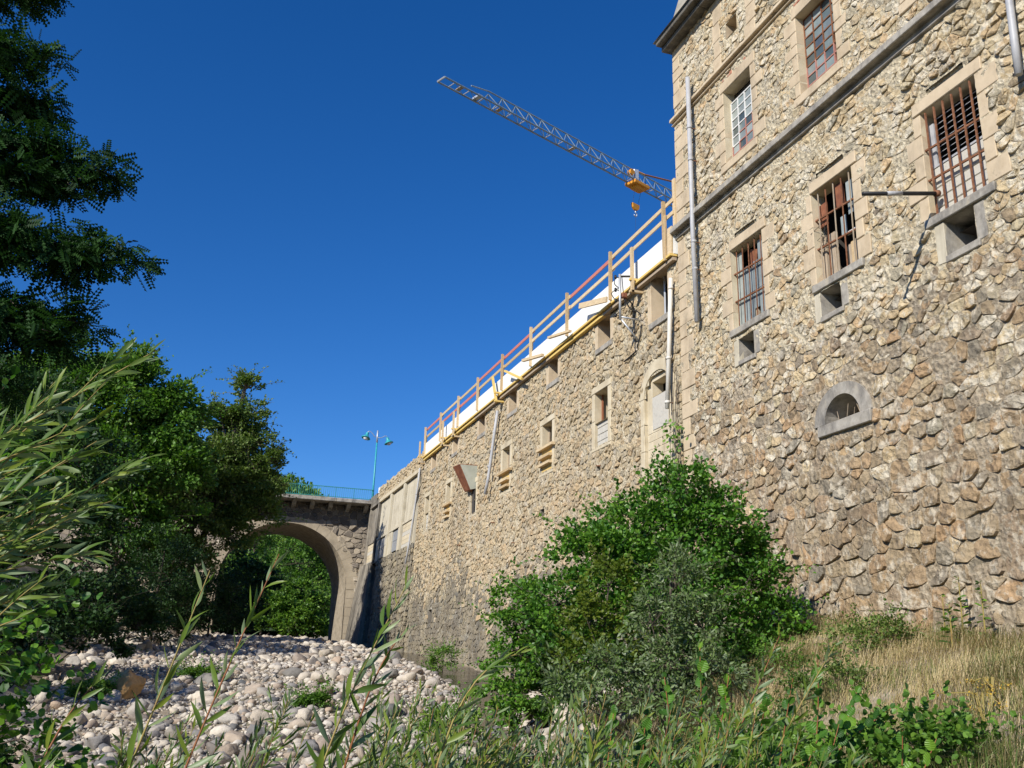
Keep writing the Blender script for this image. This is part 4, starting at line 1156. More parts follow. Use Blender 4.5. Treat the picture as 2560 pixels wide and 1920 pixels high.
cable([(10.94, py + .2, 8.42), (10.93, py + .5, 8.38), (10.94, py + .9, 8.36)], .02)

# sheet-steel chute
CH = empty('steel_chute', (11, 36.8, 7.1), 'tapering grey-green sheet steel chute with a rusty front, high on the mill wing', 'chute')
o1, o2 = 36.4, 37.42
A = {'tn': (10.18, o1, 8.07), 'tf': (10.18, o2, 8.16), 'bn': (10.64, o1, 7.10), 'bf': (10.66, o2 - .15, 7.16), 'wtn': (11.0, o1, 8.09), 'wbn': (10.95, o1, 7.18), 'wtf': (11.0, o2, 8.15), 'wbf': (10.95, o2 - .15, 7.18)}
def plate(name, mat, *k):
    P = [Vector(A[q]) for q in k]; n = (P[1] - P[0]).cross(P[2] - P[0]).normalized() * .012
    MB().hexa([p - n for p in P] + [p + n for p in P]).obj(name, mat, CH)
plate('side_plate', GREENSTEEL, 'tn', 'wtn', 'wbn', 'bn'); plate('side_plate', GREENSTEEL, 'tf', 'wtf', 'wbf', 'bf')
plate('front_plate', RUSTSHEET, 'tn', 'tf', 'bf', 'bn'); plate('bottom_plate', RUSTSHEET, 'bn', 'bf', 'wbf', 'wbn')
MB().tube([A['wtn'], A['tn'], A['tf'], A['wtf']], .02, 6).obj('rim', RUSTSHEET, CH)
MB().bar((10.82, 36.55, 6.2), (10.82, 36.55, 7.2), .28, .02, up=(1, 0, 0)).obj('outlet', DARKIN, CH)

# rebar stubs and little odds on the wall
for i, (y, z) in enumerate(((33.6, 5.42), (24.4, 5.75), (37.9, 5.1), (31.2, 4.4))):
    e = MB().tube([(11, y, z), (xm(y, z) - .18, y, z - .02)], .02, 6).obj('iron_stub', RUST, None)
    tag(e, ['rusty iron stub in the mill wing below the far grey drainpipe', 'rusty iron stub in the mill wing below the walled-up doorway', 'rusty iron stub low in the mill wing below the chute', 'rusty iron stub low in the mill wing left of the small square hole'][i], 'iron stub', 'iron stubs in the mill wall')

# ------------------------------------------------------------------ tower crane
CR = empty('tower_crane', (58, 75, 0), 'tower crane whose blue-grey lattice jib reaches out over the mill', 'crane')
tip = Vector((12.9, 54.52, 38.0)); jd = Vector((0.9147, 0.404, 0)).normalized(); js = Vector((-jd.y, jd.x, 0)); up = Vector((0, 0, 1))
L = 50.0
def J(s, side, h): return tip + jd * s + js * (.38 * side) + up * h
def hj(s):
    return 0 if s < 2.2 else (0.75 if s < 4 else 1.08)
def part(name, segs, mat, r=.045, par=CR, n=6):
    m = MB()
    for a, b in segs: m.tube([a, b], r, n)
    return m.obj(name, mat, par)
JB = empty('jib', (0, 0, 0)); JB.parent = CR; JB.location = tip + jd * 10 - wl(CR)
part('bottom_chord', [(J(0, 1, 0), J(L, 1, 0))], CRANEST, .065, JB); part('bottom_chord', [(J(0, -1, 0), J(L, -1, 0))], CRANEST, .065, JB)
part('top_chord', [(J(2.6, 0, .75), J(4.2, 0, 1.05))], CRANEST, .05, JB); part('top_chord', [(J(4.2, 0, 1.05), J(L, 0, 1.12))], CRANEST, .055, JB)
part('end_bar', [(J(0, -1, 0), J(0, 1, 0))], GALV, .07, JB)
s = .9; k = 0
while s < L - .5:
    part('cross_strut', [(J(s, -1, 0), J(s, 1, 0))], GALV, .035, JB)
    if s > 2.5:
        h = 1.05 if s > 4 else .8; d = .65
        for sd in (-1, 1):
            part('lacing', [(J(s, sd, 0), J(s + d, 0, h))], CRANEST, .03, JB); part('lacing', [(J(s + d, 0, h), J(s + 1.3, sd, 0))], CRANEST, .03, JB)
    part('lacing', [(J(s, -1, 0), J(s + 1.3, 1, 0))], CRANEST, .022, JB)
    s += 1.3
for s in (1.6, 5.2, 12.6):
    MB().box(*sum([[c - .18, c + .18] for c in J(s, 0, .05)], [])).obj('sign_plate', OLDWOOD, JB) if False else MB().bar(J(s, -.7, .03), J(s, .7, .03), .3, .04).obj('grating', OLDWOOD, JB)
MB().bar(J(3.2, -.9, .1), J(3.2, .9, .1), .35, .14).obj('counter_drum', GALV, JB)
part('tie_bar', [(J(21, 0, 1.2), J(32, 0, 3.6))], CRANEBR, .07, JB); part('tie_bar', [(J(21, 0, 1.2), J(19.8, 0, 1.1))], CRANEOR, .08, JB)
TR = empty('trolley', (0, 0, 0)); TR.parent = CR; t0 = 20.1; TR.location = J(t0, 0, -.2) - wl(CR)
tc = J(t0, 0, 0)
MB().bar(J(t0 - .9, 0, -.18), J(t0 + .9, 0, -.18), 1.1, .3).obj('trolley_frame', CRANEOR, TR, bevel=.04)
MB().bar(J(t0 - .5, 0, -.42), J(t0 + .5, 0, -.42), .7, .25).obj('trolley_belly', CRANEOR, TR, bevel=.05)
MB().bar(J(t0 - .2, .1, .2), J(t0 - .2, .1, 1.15), .5, .45, up=(1, 0, 0)).obj('winch_cabinet', GALV, TR, bevel=.04)
MB().lathe(J(t0 - .75, 0, .75), [(0, -.18), (.26, -.18), (.26, .18), (0, .18)], 12, js).obj('winch_motor', CRANEOR, TR)
for sd in (-1, 1):
    for a in (-.7, .7):
        MB().lathe(J(t0 + a, sd * 1.25, -.05), [(0, -.05), (.13, -.05), (.13, .05), (0, .05)], 10, js).obj('trolley_wheel', GALV, TR)
hb = Vector((31.08, 62.63, 35.95))
m = MB(); m.tube([J(t0 - .35, 0, -.5), hb + Vector((-.22, 0, .2))], .012, 5); m.obj('hoist_rope', BLACKPL, CR)
m = MB(); m.tube([J(t0 + .45, 0, -.5), hb + Vector((.22, 0, .2))], .012, 5); m.obj('hoist_rope', BLACKPL, CR)
HK = empty('hook_block', (0, 0, 0)); HK.parent = CR; HK.location = hb - wl(CR)
m = MB(); N = 10
pr = [(-.42, .22), (.42, .22), (.36, -.12), (.16, -.3), (-.16, -.3), (-.36, -.12)]
f = [hb + jd * a + up * b - js * .1 for a, b in pr]; g = [hb + jd * a + up * b + js * .1 for a, b in pr]
m.quad(*f); m.quad(*g[::-1])
for i in range(6): m.quad(f[i], g[i], g[(i + 1) % 6], f[(i + 1) % 6])
m.obj('block_body', CRANEOR, HK, bevel=.03)
m = MB(); hp = [hb + up * -.3, hb + up * -.5] + [hb + up * (-.68) + jd * (.16 * math.sin(a)) + up * (.16 * math.cos(a)) for a in np.linspace(0, 4.4, 12)]
m.tube(hp, .05, 8); m.obj('hook', GALV, HK, True)
part('load_line', [(hb + up * -.8, hb + Vector((.0, 0, -9.5)))], BLACKPL, .008, CR)
MS = empty('mast', (0, 0, 0)); MS.parent = CR; MS.location = Vector((58, 75, 0)) - wl(CR)
mc = tip + jd * L
for dx in (-.6, .6):
    for dy in (-.6, .6): part('mast_leg', [(Vector((mc.x + dx, mc.y + dy, 0)), Vector((mc.x + dx, mc.y + dy, 38.4)))], CRANEST, .08, MS)
for k in range(24):
    z = 1 + k * 1.55
    for a, b in (((-.6, -.6), (.6, -.6)), ((.6, -.6), (.6, .6)), ((.6, .6), (-.6, .6)), ((-.6, .6), (-.6, -.6))):
        part('mast_lacing', [(Vector((mc.x + a[0], mc.y + a[1], z)), Vector((mc.x + b[0], mc.y + b[1], z + 1.5)))], CRANEST, .04, MS)
# ------------------------------------------------------------------ ground, water, river stones
PY = np.array([-20, 0, 8, 12, 16, 20, 24, 30, 35, 45, 55, 60, 80, 120, 400, 900.])
PZ = np.array([-2.2, -1.75, -1.75, -1.65, -1.40, -1.02, -.62, .05, .5, 1.15, 1.65, 1.85, 2.5, 3.5, 9, 20.])
def gprof(y): return np.interp(y, PY, PZ)
CHAN = np.array([(9.2, 70), (9.3, 58), (9.5, 46), (9.4, 38), (9.2, 31), (8.8, 26), (7.9, 22), (6.6, 19), (5.2, 16), (3.9, 13), (2.6, 9), (1.0, 4.5), (-1, 0), (-3, -8)])
def chan_d(x, y):
    d = np.full(np.shape(x), 1e9)
    for (ax, ay), (bx, by) in zip(CHAN[:-1], CHAN[1:]):
        vx, vy = bx - ax, by - ay
        t = np.clip(((x - ax) * vx + (y - ay) * vy) / (vx * vx + vy * vy), 0, 1)
        d = np.minimum(d, np.hypot(x - ax - t * vx, y - ay - t * vy))
    return d
def sstep(a, b, x):
    t = np.clip((x - a) / (b - a), 0, 1); return t * t * (3 - 2 * t)
def ground_z(x, y):
    x = np.asarray(x, float); y = np.asarray(y, float)
    z = gprof(y) + 0.10 * fbm(x * .6, y * .6, 5, 3) * sstep(900, 20, np.hypot(x, y))
    # right bank up to the foot of the tall block
    bank = sstep(3.5, 10.5, x - np.clip(y - 12, -6, 14) * .22) * (1 - sstep(19, 25, y))
    z = z + bank * (np.interp(y, [-10, 5, 10, 14, 20], [1.2, 1.6, 2.2, 2.35, 2.0]) + .12 * fbm(x * 1.3, y * 1.3, 8, 3))
    # left bank
    xl = np.interp(y, [0, 10, 20, 40, 60, 90], [-2.4, -2.0, -2.2, -2.2, -1.6, 0.0])
    z = z + 3.2 * sstep(0, 5.0, xl - x) + 6 * sstep(4, 24, xl - x)
    d = chan_d(x, y)
    z = z - 0.42 * (1 - sstep(.55, 1.5, d)) * (1 - sstep(70, 80, y))
    # valley sides far away
    far = sstep(75, 260, y)
    z = z + far * (sstep(14, 120, x) * 40 + sstep(10, 140, -x) * 70)
    return z
gx = np.unique(np.concatenate([np.linspace(-700, -40, 24), np.linspace(-40, -8, 33), np.linspace(-8, 13, 106), np.linspace(13, 40, 20), np.linspace(40, 700, 24)]))
gy = np.unique(np.concatenate([np.linspace(-200, -8, 20), np.linspace(-8, 62, 281), np.linspace(62, 120, 50), np.linspace(120, 900, 60)]))
A, B = np.meshgrid(gx, gy)
Z = ground_z(A, B)
V = np.stack([A.ravel(), B.ravel(), Z.ravel()], 1)
ns = len(gx); ii, jj = np.meshgrid(np.arange(len(gy) - 1), np.arange(ns - 1), indexing='ij'); a = (ii * ns + jj).ravel()
GROUND = material('river_sand_and_earth', [(0.16, 0.13, 0.09), (0.28, 0.23, 0.16), (0.40, 0.35, 0.26)], 1.5, 0.95, 0.6, 12, 0.04,
                  stain=[((0.06, 0.08, 0.03), 0.5, 0.65, (.25, .25, .25), .7)])
g = add('ground', fast_mesh('ground', V, np.stack([a, a + 1, a + ns + 1, a + ns], 1), None, True), GROUND)
g['kind'] = 'structure'
# water follows the channel down the slope
wm = bpy.data.materials.new('stream_water'); wm.use_nodes = True
nt = wm.node_tree; bs = nt.nodes['Principled BSDF']
bs.inputs['Base Color'].default_value = (0.045, 0.035, 0.02, 1); bs.inputs['Roughness'].default_value = 0.06
bs.inputs['Transmission Weight'].default_value = 0.35; bs.inputs['IOR'].default_value = 1.33
geo = nt.nodes.new('ShaderNodeNewGeometry'); b = nt.nodes.new('ShaderNodeBump'); b.inputs['Strength'].default_value = .5; b.inputs['Distance'].default_value = .03
nt.links.new(noise(nt, scalevec(nt, geo.outputs['Position'], (1, .6, 1)), 5, 4), b.inputs['Height']); nt.links.new(b.outputs[0], bs.inputs['Normal'])
P = []
for (ax, ay), (bx, by) in zip(CHAN[:-1], CHAN[1:]):
    n = max(2, int(math.hypot(bx - ax, by - ay) / .5))
    for t in np.linspace(0, 1, n + 1)[:-1]: P.append((ax + (bx - ax) * t, ay + (by - ay) * t))
V = []; nw = 9
for k, (x, y) in enumerate(P):
    q = P[min(k + 1, len(P) - 1)]; r = P[max(k - 1, 0)]; tx, ty = q[0] - r[0], q[1] - r[1]; L_ = math.hypot(tx, ty); nx, ny = ty / L_, -tx / L_
    for j in range(nw):
        o = (j / (nw - 1) - .5) * 3.4
        V.append((x + nx * o, y + ny * o, float(gprof(np.array(y))) - .16 + .012 * math.sin(x * 3 + y * 5 + j)))
F = np.array([(k * nw + j, k * nw + j + 1, (k + 1) * nw + j + 1, (k + 1) * nw + j) for k in range(len(P) - 1) for j in range(nw - 1)])
wat = add('stream', fast_mesh('stream', np.array(V), F, None, True), wm); wat['kind'] = 'structure'

# river stones
def ico(sub):
    import bmesh
    bm = bmesh.new(); bmesh.ops.create_icosphere(bm, subdivisions=sub, radius=1)
    bm.verts.ensure_lookup_table()
    v = np.array([q.co[:] for q in bm.verts]); f = np.array([[w.index for w in q.verts] for q in bm.faces]); bm.free(); return v, f
def pebble(seed, sub, ang=0.0):
    r = np.random.default_rng(seed); v, f = ico(sub)
    for _ in range(8 if ang else 3):                         # flatten a few sides
        n = r.normal(size=3); n /= np.linalg.norm(n); c = r.uniform(.45, .85); d = v @ n
        v = v - np.outer(np.clip(d - c, 0, None), n) * (1.0 if ang else .75)
    v = v * (1 + .06 * r.normal(size=(len(v), 1)))
    v = v * np.array([1.0, r.uniform(.65, .95), r.uniform(.45, .75)])
    return v, f
PEB = [pebble(s, 3 if s < 4 else 2, s % 3 != 2) for s in range(10)]
PEBL = [pebble(40 + s, 2, s % 3 != 2) for s in range(6)]
PEBS = [pebble(80 + s, 1) for s in range(5)]
RIVER = material('river_stone', [(0.46, 0.40, 0.32), (0.56, 0.51, 0.43), (0.30, 0.28, 0.26), (0.58, 0.52, 0.43), (0.36, 0.29, 0.22), (0.10, 0.105, 0.11), (0.52, 0.46, 0.37), (0.62, 0.57, 0.49), (0.22, 0.21, 0.20), (0.44, 0.34, 0.25), (0.16, 0.16, 0.165), (0.50, 0.45, 0.38)],
                 6.0, 0.9, 0.6, 14, 0.03, per=True, crag=5)
peb_me = [fast_mesh('river_stone', v, f, None, True) for v, f in PEB]
rs = np.random.default_rng(3)
def on_bar(x, y):
    xl = np.interp(y, [0, 10, 20, 40, 60, 90], [-2.6, -2.4, -2.6, -2.6, -2.0, 0.0])
    cd = chan_d(x, y)
    cx = np.interp(y, CHAN[::-1, 1], CHAN[::-1, 0])
    return (x > xl) & ((x < cx + .2) | ((y > 18) & (x < 10.2)) | ((cd < 2.2) & (y < 24)))
cand = []
def sprinkle(n, y0, y1, smin, smax, pw):
    y = rs.uniform(y0, y1, n); x = rs.uniform(-3, 10.4, n)
    k = on_bar(x, y); x, y = x[k], y[k]
    s = smin + (smax - smin) * rs.random(len(x)) ** pw
    return x, y, s
sets = [sprinkle(1300, 11, 62, .12, .34, 2.4), sprinkle(7500, 10, 48, .06, .15, 1.5), sprinkle(2600, 40, 75, .10, .24, 1.6)]
X = np.concatenate([q[0] for q in sets]); Y = np.concatenate([q[1] for q in sets]); S_ = np.concatenate([q[2] for q in sets])
keep = np.hypot(X - (-.8), Y - 24) > .75
X, Y, S_ = X[keep], Y[keep], S_[keep]
Zs = ground_z(X, Y) + S_ * rs.uniform(.05, .30, len(X))
show = []
for i in range(len(X)):
    p = (X[i], Y[i], Zs[i]); show.append(S_[i] / Y[i] if onscreen(p, 0) else 0)
order = np.argsort(-np.array(show))
def rotm(n, tilt=.35):
    a = rs.uniform(0, 2 * math.pi, n); b = rs.normal(0, tilt, n); c = rs.normal(0, tilt, n)
    ca, sa, cb, sb, cc, sc = np.cos(a), np.sin(a), np.cos(b), np.sin(b), np.cos(c), np.sin(c)
    Rz = np.zeros((n, 3, 3)); Rz[:, 0, 0] = ca; Rz[:, 0, 1] = -sa; Rz[:, 1, 0] = sa; Rz[:, 1, 1] = ca; Rz[:, 2, 2] = 1
    Rx = np.zeros((n, 3, 3)); Rx[:, 0, 0] = 1; Rx[:, 1, 1] = cb; Rx[:, 1, 2] = -sb; Rx[:, 2, 1] = sb; Rx[:, 2, 2] = cb
    Ry = np.zeros((n, 3, 3)); Ry[:, 1, 1] = 1; Ry[:, 0, 0] = cc; Ry[:, 0, 2] = sc; Ry[:, 2, 0] = -sc; Ry[:, 2, 2] = cc
    return Rz @ Rx @ Ry
def scatter(tv, tf, M, T, rnd):
    """copies of a small template mesh: verts, faces, per-face number"""
    n = len(T); k = len(tv)
    V = np.einsum('nij,kj->nki', M, tv) + T[:, None, :]
    F = tf[None] + (np.arange(n) * k)[:, None, None]
    return V.reshape(-1, 3), F.reshape(-1, tf.shape[1]), np.repeat(rnd, len(tf))
def scatter_obj(name, parts, mat, parent=None, smooth=False, origin=None):
    """parts: list of (verts, tris, rnd) with equal face size"""
    off = 0; Vs = []; Fs = []; Rs = []
    for V, F, r in parts:
        Vs.append(V); Fs.append(F + off); Rs.append(r); off += len(V)
    V = np.concatenate(Vs); o = np.array(origin if origin is not None else (wl(parent) if parent else (0, 0, 0)), float)
    me = fast_mesh(name, V - o, Fs, np.concatenate(Rs), smooth)
    return add(name, me, mat, parent, Vector(o))
names = {}
M_ = rotm(len(X)); own = order[:300]
for i in own:
    o = bpy.data.objects.new('river_stone', peb_me[i % len(peb_me)])
    if not o.data.materials: o.data.materials.append(RIVER)
    COL.objects.link(o); o.location = (X[i], Y[i], Zs[i])
    o.rotation_euler = Matrix(M_[i].tolist()).to_euler(); o.scale = (S_[i],) * 3
    tag(o, 'rounded river stone, one of the larger ones on the gravel bar', 'stone', 'larger river stones on the gravel bar')
rest = order[300:]
parts = []
for k in range(6):
    q = rest[k::6]
    parts.append(scatter(*PEBL[k], M_[q] * S_[q][:, None, None], np.stack([X[q], Y[q], Zs[q]], 1), rs.random(len(q))))
o = scatter_obj('cobbles', parts, RIVER, None, True); tag(o, 'mass of smaller pale cobbles covering the gravel bar', 'cobbles', kind='stuff')
x, y, s = sprinkle(34000, 10, 40, .02, .06, 1.3)
parts = []; Mp = rotm(len(x)); zz = ground_z(x, y) + s * .2
for k in range(5):
    sl = slice(k, None, 5); parts.append(scatter(*PEBS[k], Mp[sl] * s[sl][:, None, None], np.stack([x[sl], y[sl], zz[sl]], 1), rs.random(len(x[sl]))))
o = scatter_obj('pebbles', parts, RIVER, None, True); tag(o, 'small pebbles and grit between the cobbles', 'pebbles', kind='stuff')
# the ochre boulder
OCH = material('ochre_boulder', [(0.48, 0.27, 0.10), (0.60, 0.36, 0.15), (0.66, 0.44, 0.22)], 3.0, 0.9, 0.6, 8, 0.04)
v, f = pebble(123, 4, 1.0); v = v * np.array([.55, .5, .62]); v[:, 2] += .1 * fbm(v[:, 0] * 4, v[:, 1] * 4, 3, 3)
bo = add('boulder', fast_mesh('boulder', v, f, None, True), OCH, None, Vector((-.82, 24, float(ground_z(-.82, 24)) + .26)))
tag(bo, 'big ochre sandstone boulder, the only orange one among the pale river stones', 'boulder')
# ------------------------------------------------------------------ vegetation
LQ = (np.array([(0, 0, 0), (-.34, .5, .07), (0, 1, -.03), (.34, .5, .07)]), np.array([(0, 2, 1), (0, 3, 2)]))
AL = (np.array([(0, 0, 0), (0, .5, .0), (0, .98, -.05), (-.27, .2, .05), (-.43, .55, .07), (-.24, .9, .02), (.27, .2, .05), (.43, .55, .07), (.24, .9, .02)]),
      np.array([(0, 1, 3), (3, 1, 4), (4, 1, 5), (5, 1, 2), (0, 6, 1), (6, 7, 1), (7, 8, 1), (8, 2, 1)]))
def willow_leaf(bend, tw):
    ys = [0, .14, .36, .6, .82, 1.0]; ws = [.013, .055, .087, .078, .042, .0]
    V = []; F = []
    for y, w in zip(ys, ws):
        z = -bend * y * y; a = tw * y
        ca, sa = math.cos(a), math.sin(a)
        V += [(-w * ca, y, z - w * sa + w * .35), (0, y, z), (w * ca, y, z + w * sa + w * .35)]
    for i in range(5):
        b = i * 3
        F += [(b, b + 1, b + 4), (b, b + 4, b + 3), (b + 1, b + 2, b + 5), (b + 1, b + 5, b + 4)]
    return np.array(V), np.array(F)
WL = [willow_leaf(b, t) for b, t in ((.05, .3), (.18, -.5), (.3, .6), (-.08, -.3), (.12, .9), (.25, -1.0))]
def frond(n=6):
    V = []; F = []
    for i in range(n):
        y = .15 + .8 * i / (n - 1)
        for s in (-1, 1):
            b = len(V); l = .26 * (1 - .35 * abs(i / (n - 1) - .4))
            V += [(0, y, 0), (s * l * .5, y + .02 - .075, .02), (s * l, y + .05, -.03), (s * l * .5, y + .115, .02)]
            F += [(b, b + 1, b + 2), (b, b + 2, b + 3)] if s > 0 else [(b, b + 2, b + 1), (b, b + 3, b + 2)]
    return np.array(V), np.array(F)
FR = frond()
def ribbed_leaf():
    n = 13; V = []; F = []
    for i in range(n):
        y = i / (n - 1); w = .46 * math.sin(math.pi * min(1, y * .93 + .07)) ** .7 * (1 - .12 * (i % 2)); z = .022 * (1 if i % 2 else -1)
        V += [(-w, y + .05, .10 + z), (0, y, z * .3), (w, y + .05, .10 + z)]
    for i in range(n - 1):
        b = i * 3; F += [(b, b + 1, b + 4), (b, b + 4, b + 3), (b + 1, b + 2, b + 5), (b + 1, b + 5, b + 4)]
    return np.array(V), np.array(F)
ALR = ribbed_leaf()
CON = (np.array([(0, 0, 0), (-.16, .35, .02), (0, 1, -.05), (.16, .35, .02), (-.3, .75, -.02), (.3, .75, -.02)]), np.array([(0, 2, 1), (0, 3, 2), (0, 4, 1), (0, 3, 5)]))

def nrm(a): return a / np.maximum(np.linalg.norm(a, axis=1, keepdims=True), 1e-9)
def leaf_frames(axis, normal, size):
    y = nrm(axis); x = nrm(np.cross(y, normal)); z = np.cross(x, y)
    return np.stack([x, y, z], 2) * np.asarray(size).reshape(-1, 1, 1)

def spray(centers, radii, n_each, size, rg, flat=.6, up=.7, outward=None, droop=.15):
    """leaf positions and frames spread through flattened tufts"""
    C = np.repeat(centers, n_each, 0); Rr = np.repeat(radii, n_each)
    d = rg.normal(size=(len(C), 3)); d = nrm(d) * (rg.random((len(C), 1)) ** .45)
    off = d * Rr[:, None] * np.array([1, 1, flat])
    pos = C + off
    out = np.repeat(outward, n_each, 0) if outward is not None else off
    ax = nrm(off) * .6 + nrm(out) * .6 + rg.normal(size=off.shape) * .5 - np.array([0, 0, droop])
    nm = np.array([0, 0, up]) + rg.normal(size=off.shape) * .55 + nrm(out) * .25
    return pos, leaf_frames(ax, nm, size * rg.uniform(.65, 1.25, len(C)))

def make_tree(name, label, cat, base, trunk, clumps, leaf, size, n_leaf, mat, seed, group=None, tufts=26, tr=.16, up=.7, flat=.6, tuft_r=.30, bark=None, sprig=.6, sprig_len=5.0):
    """trunk: list of points; clumps: (centre, radii); leaves go to tufts on each clump's shell"""
    rg = np.random.default_rng(seed)
    T = empty(name, base, label, cat, group)
    m = MB(); pts = [Vector(p) for p in trunk]
    m.tube(pts, [tr * (1 - .6 * i / (len(pts) - 1)) for i in range(len(pts))], 8)
    parts = []; tot = sum(c[1][0] * c[1][1] * c[1][2] for c in clumps) ** 1.0
    vol = [np.prod(c[1]) ** (2 / 3) for c in clumps]; sv = sum(vol)
    for (c, r), v in zip(clumps, vol):
        c = np.array(c, float); r = np.array(r, float)
        nt_ = max(6, int(tufts * len(clumps) * v / sv))
        d = nrm(rg.normal(size=(nt_, 3))); d[:, 2] = np.where(d[:, 2] < -.5, -d[:, 2], d[:, 2])
        cen = c + d * r * (0.45 + .6 * rg.random((nt_, 1)) ** .6)
        rad = np.full(nt_, tuft_r * float(np.mean(r))) * rg.uniform(.6, 1.35, nt_)
        ne = max(3, int(n_leaf * v / sv / nt_))
        pos, M = spray(cen, rad, ne, size, rg, flat, up, d)
        shade = np.repeat(rg.random(nt_) * .45, ne) + rg.random(len(pos)) * .55
        parts.append(scatter(leaf[0], leaf[1], M, pos, shade))
        # loose sprigs standing out of the crown
        ksp = np.nonzero(rg.random(nt_) < sprig)[0]
        for j in ksp:
            p0 = cen[j]; dr = d[j] * np.array([1, 1, .6]) + np.array([0, 0, .35]) + rg.normal(0, .35, 3); dr /= np.linalg.norm(dr)
            Ls = size * sprig_len * rg.uniform(.7, 1.5) + rad[j] * .8; nl = 12
            tt = np.linspace(.25, 1, nl)[:, None]; bend = np.array([rg.normal(0, .15), rg.normal(0, .15), -.18])
            pp = p0 + dr * Ls * tt + bend * Ls * tt ** 2 + rg.normal(0, size * .25, (nl, 3))
            ax_ = dr * .6 + rg.normal(0, .6, (nl, 3)); nm_ = np.array([0, 0, .8]) + rg.normal(0, .5, (nl, 3))
            parts.append(scatter(leaf[0], leaf[1], leaf_frames(ax_, nm_, size * rg.uniform(.6, 1.1, nl)), pp, .35 + .65 * rg.random(nl)))
            m.tube([Vector(p0), Vector(p0 + dr * Ls * .5 + bend * Ls * .25), Vector(p0 + dr * Ls + bend * Ls)], [tr * .07, tr * .05, tr * .03], 3)
        # limb from the trunk to the clump, twigs to the tufts
        k = min(range(len(pts)), key=lambda i: (pts[i] - Vector(c - np.array([0, 0, r[2] * .8]))).length)
        a = pts[k]; mid = (a + Vector(c)) / 2 + Vector((0, 0, -.15 * r[2]))
        m.tube([a, mid, Vector(c)], [tr * .45, tr * .3, tr * .16], 6)
        for j in range(0, nt_, max(1, nt_ // 9)):
            q = Vector(cen[j]); m.tube([Vector(c), (Vector(c) + q) / 2 + Vector((0, 0, .08)), q], [tr * .14, tr * .1, tr * .05], 4)
    m.obj('trunk_and_limbs', bark or BARK, T)
    o = scatter_obj('crown', parts, mat, T)
    return T

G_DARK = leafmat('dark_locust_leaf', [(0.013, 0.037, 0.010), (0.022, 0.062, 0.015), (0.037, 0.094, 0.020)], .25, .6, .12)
G_MID = leafmat('mid_green_leaf', [(0.042, 0.095, 0.015), (0.081, 0.181, 0.026), (0.138, 0.265, 0.037), (0.196, 0.319, 0.041)], .35, .45)
G_LIGHT = leafmat('light_green_leaf', [(0.070, 0.148, 0.024), (0.113, 0.227, 0.035), (0.174, 0.295, 0.046)], .4, .45)
G_OLIVE = leafmat('olive_leaf', [(0.061, 0.112, 0.024), (0.112, 0.174, 0.037), (0.174, 0.245, 0.049)], .3, .5)
G_ALDER = leafmat('alder_leaf', [(0.032, 0.094, 0.015), (0.058, 0.158, 0.021), (0.103, 0.233, 0.027), (0.173, 0.317, 0.033)], .35, .42, .35)
G_WILL = leafmat('willow_leaf', [(0.068, 0.131, 0.024), (0.103, 0.179, 0.031), (0.152, 0.227, 0.035), (0.220, 0.275, 0.037)], .35, .42, .4, back=(0.26, 0.33, 0.20))
G_SILV = leafmat('silver_willow_leaf', [(0.069, 0.117, 0.034), (0.106, 0.166, 0.049), (0.160, 0.229, 0.075), (0.106, 0.173, 0.030)], .3, .45, .4, back=(0.22, 0.27, 0.17))
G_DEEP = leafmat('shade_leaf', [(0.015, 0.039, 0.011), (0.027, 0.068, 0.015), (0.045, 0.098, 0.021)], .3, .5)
STEM = material('willow_stem', [(0.22, 0.17, 0.05), (0.30, 0.24, 0.07), (0.26, 0.14, 0.05)], 6.0, 0.6, 0.1, 40, 0.002)
STEMR = material('red_willow_stem', [(0.16, 0.06, 0.025), (0.24, 0.09, 0.035), (0.20, 0.11, 0.04)], 6.0, 0.6, 0.1, 40, 0.002)
gz = lambda x, y: float(ground_z(x, y))

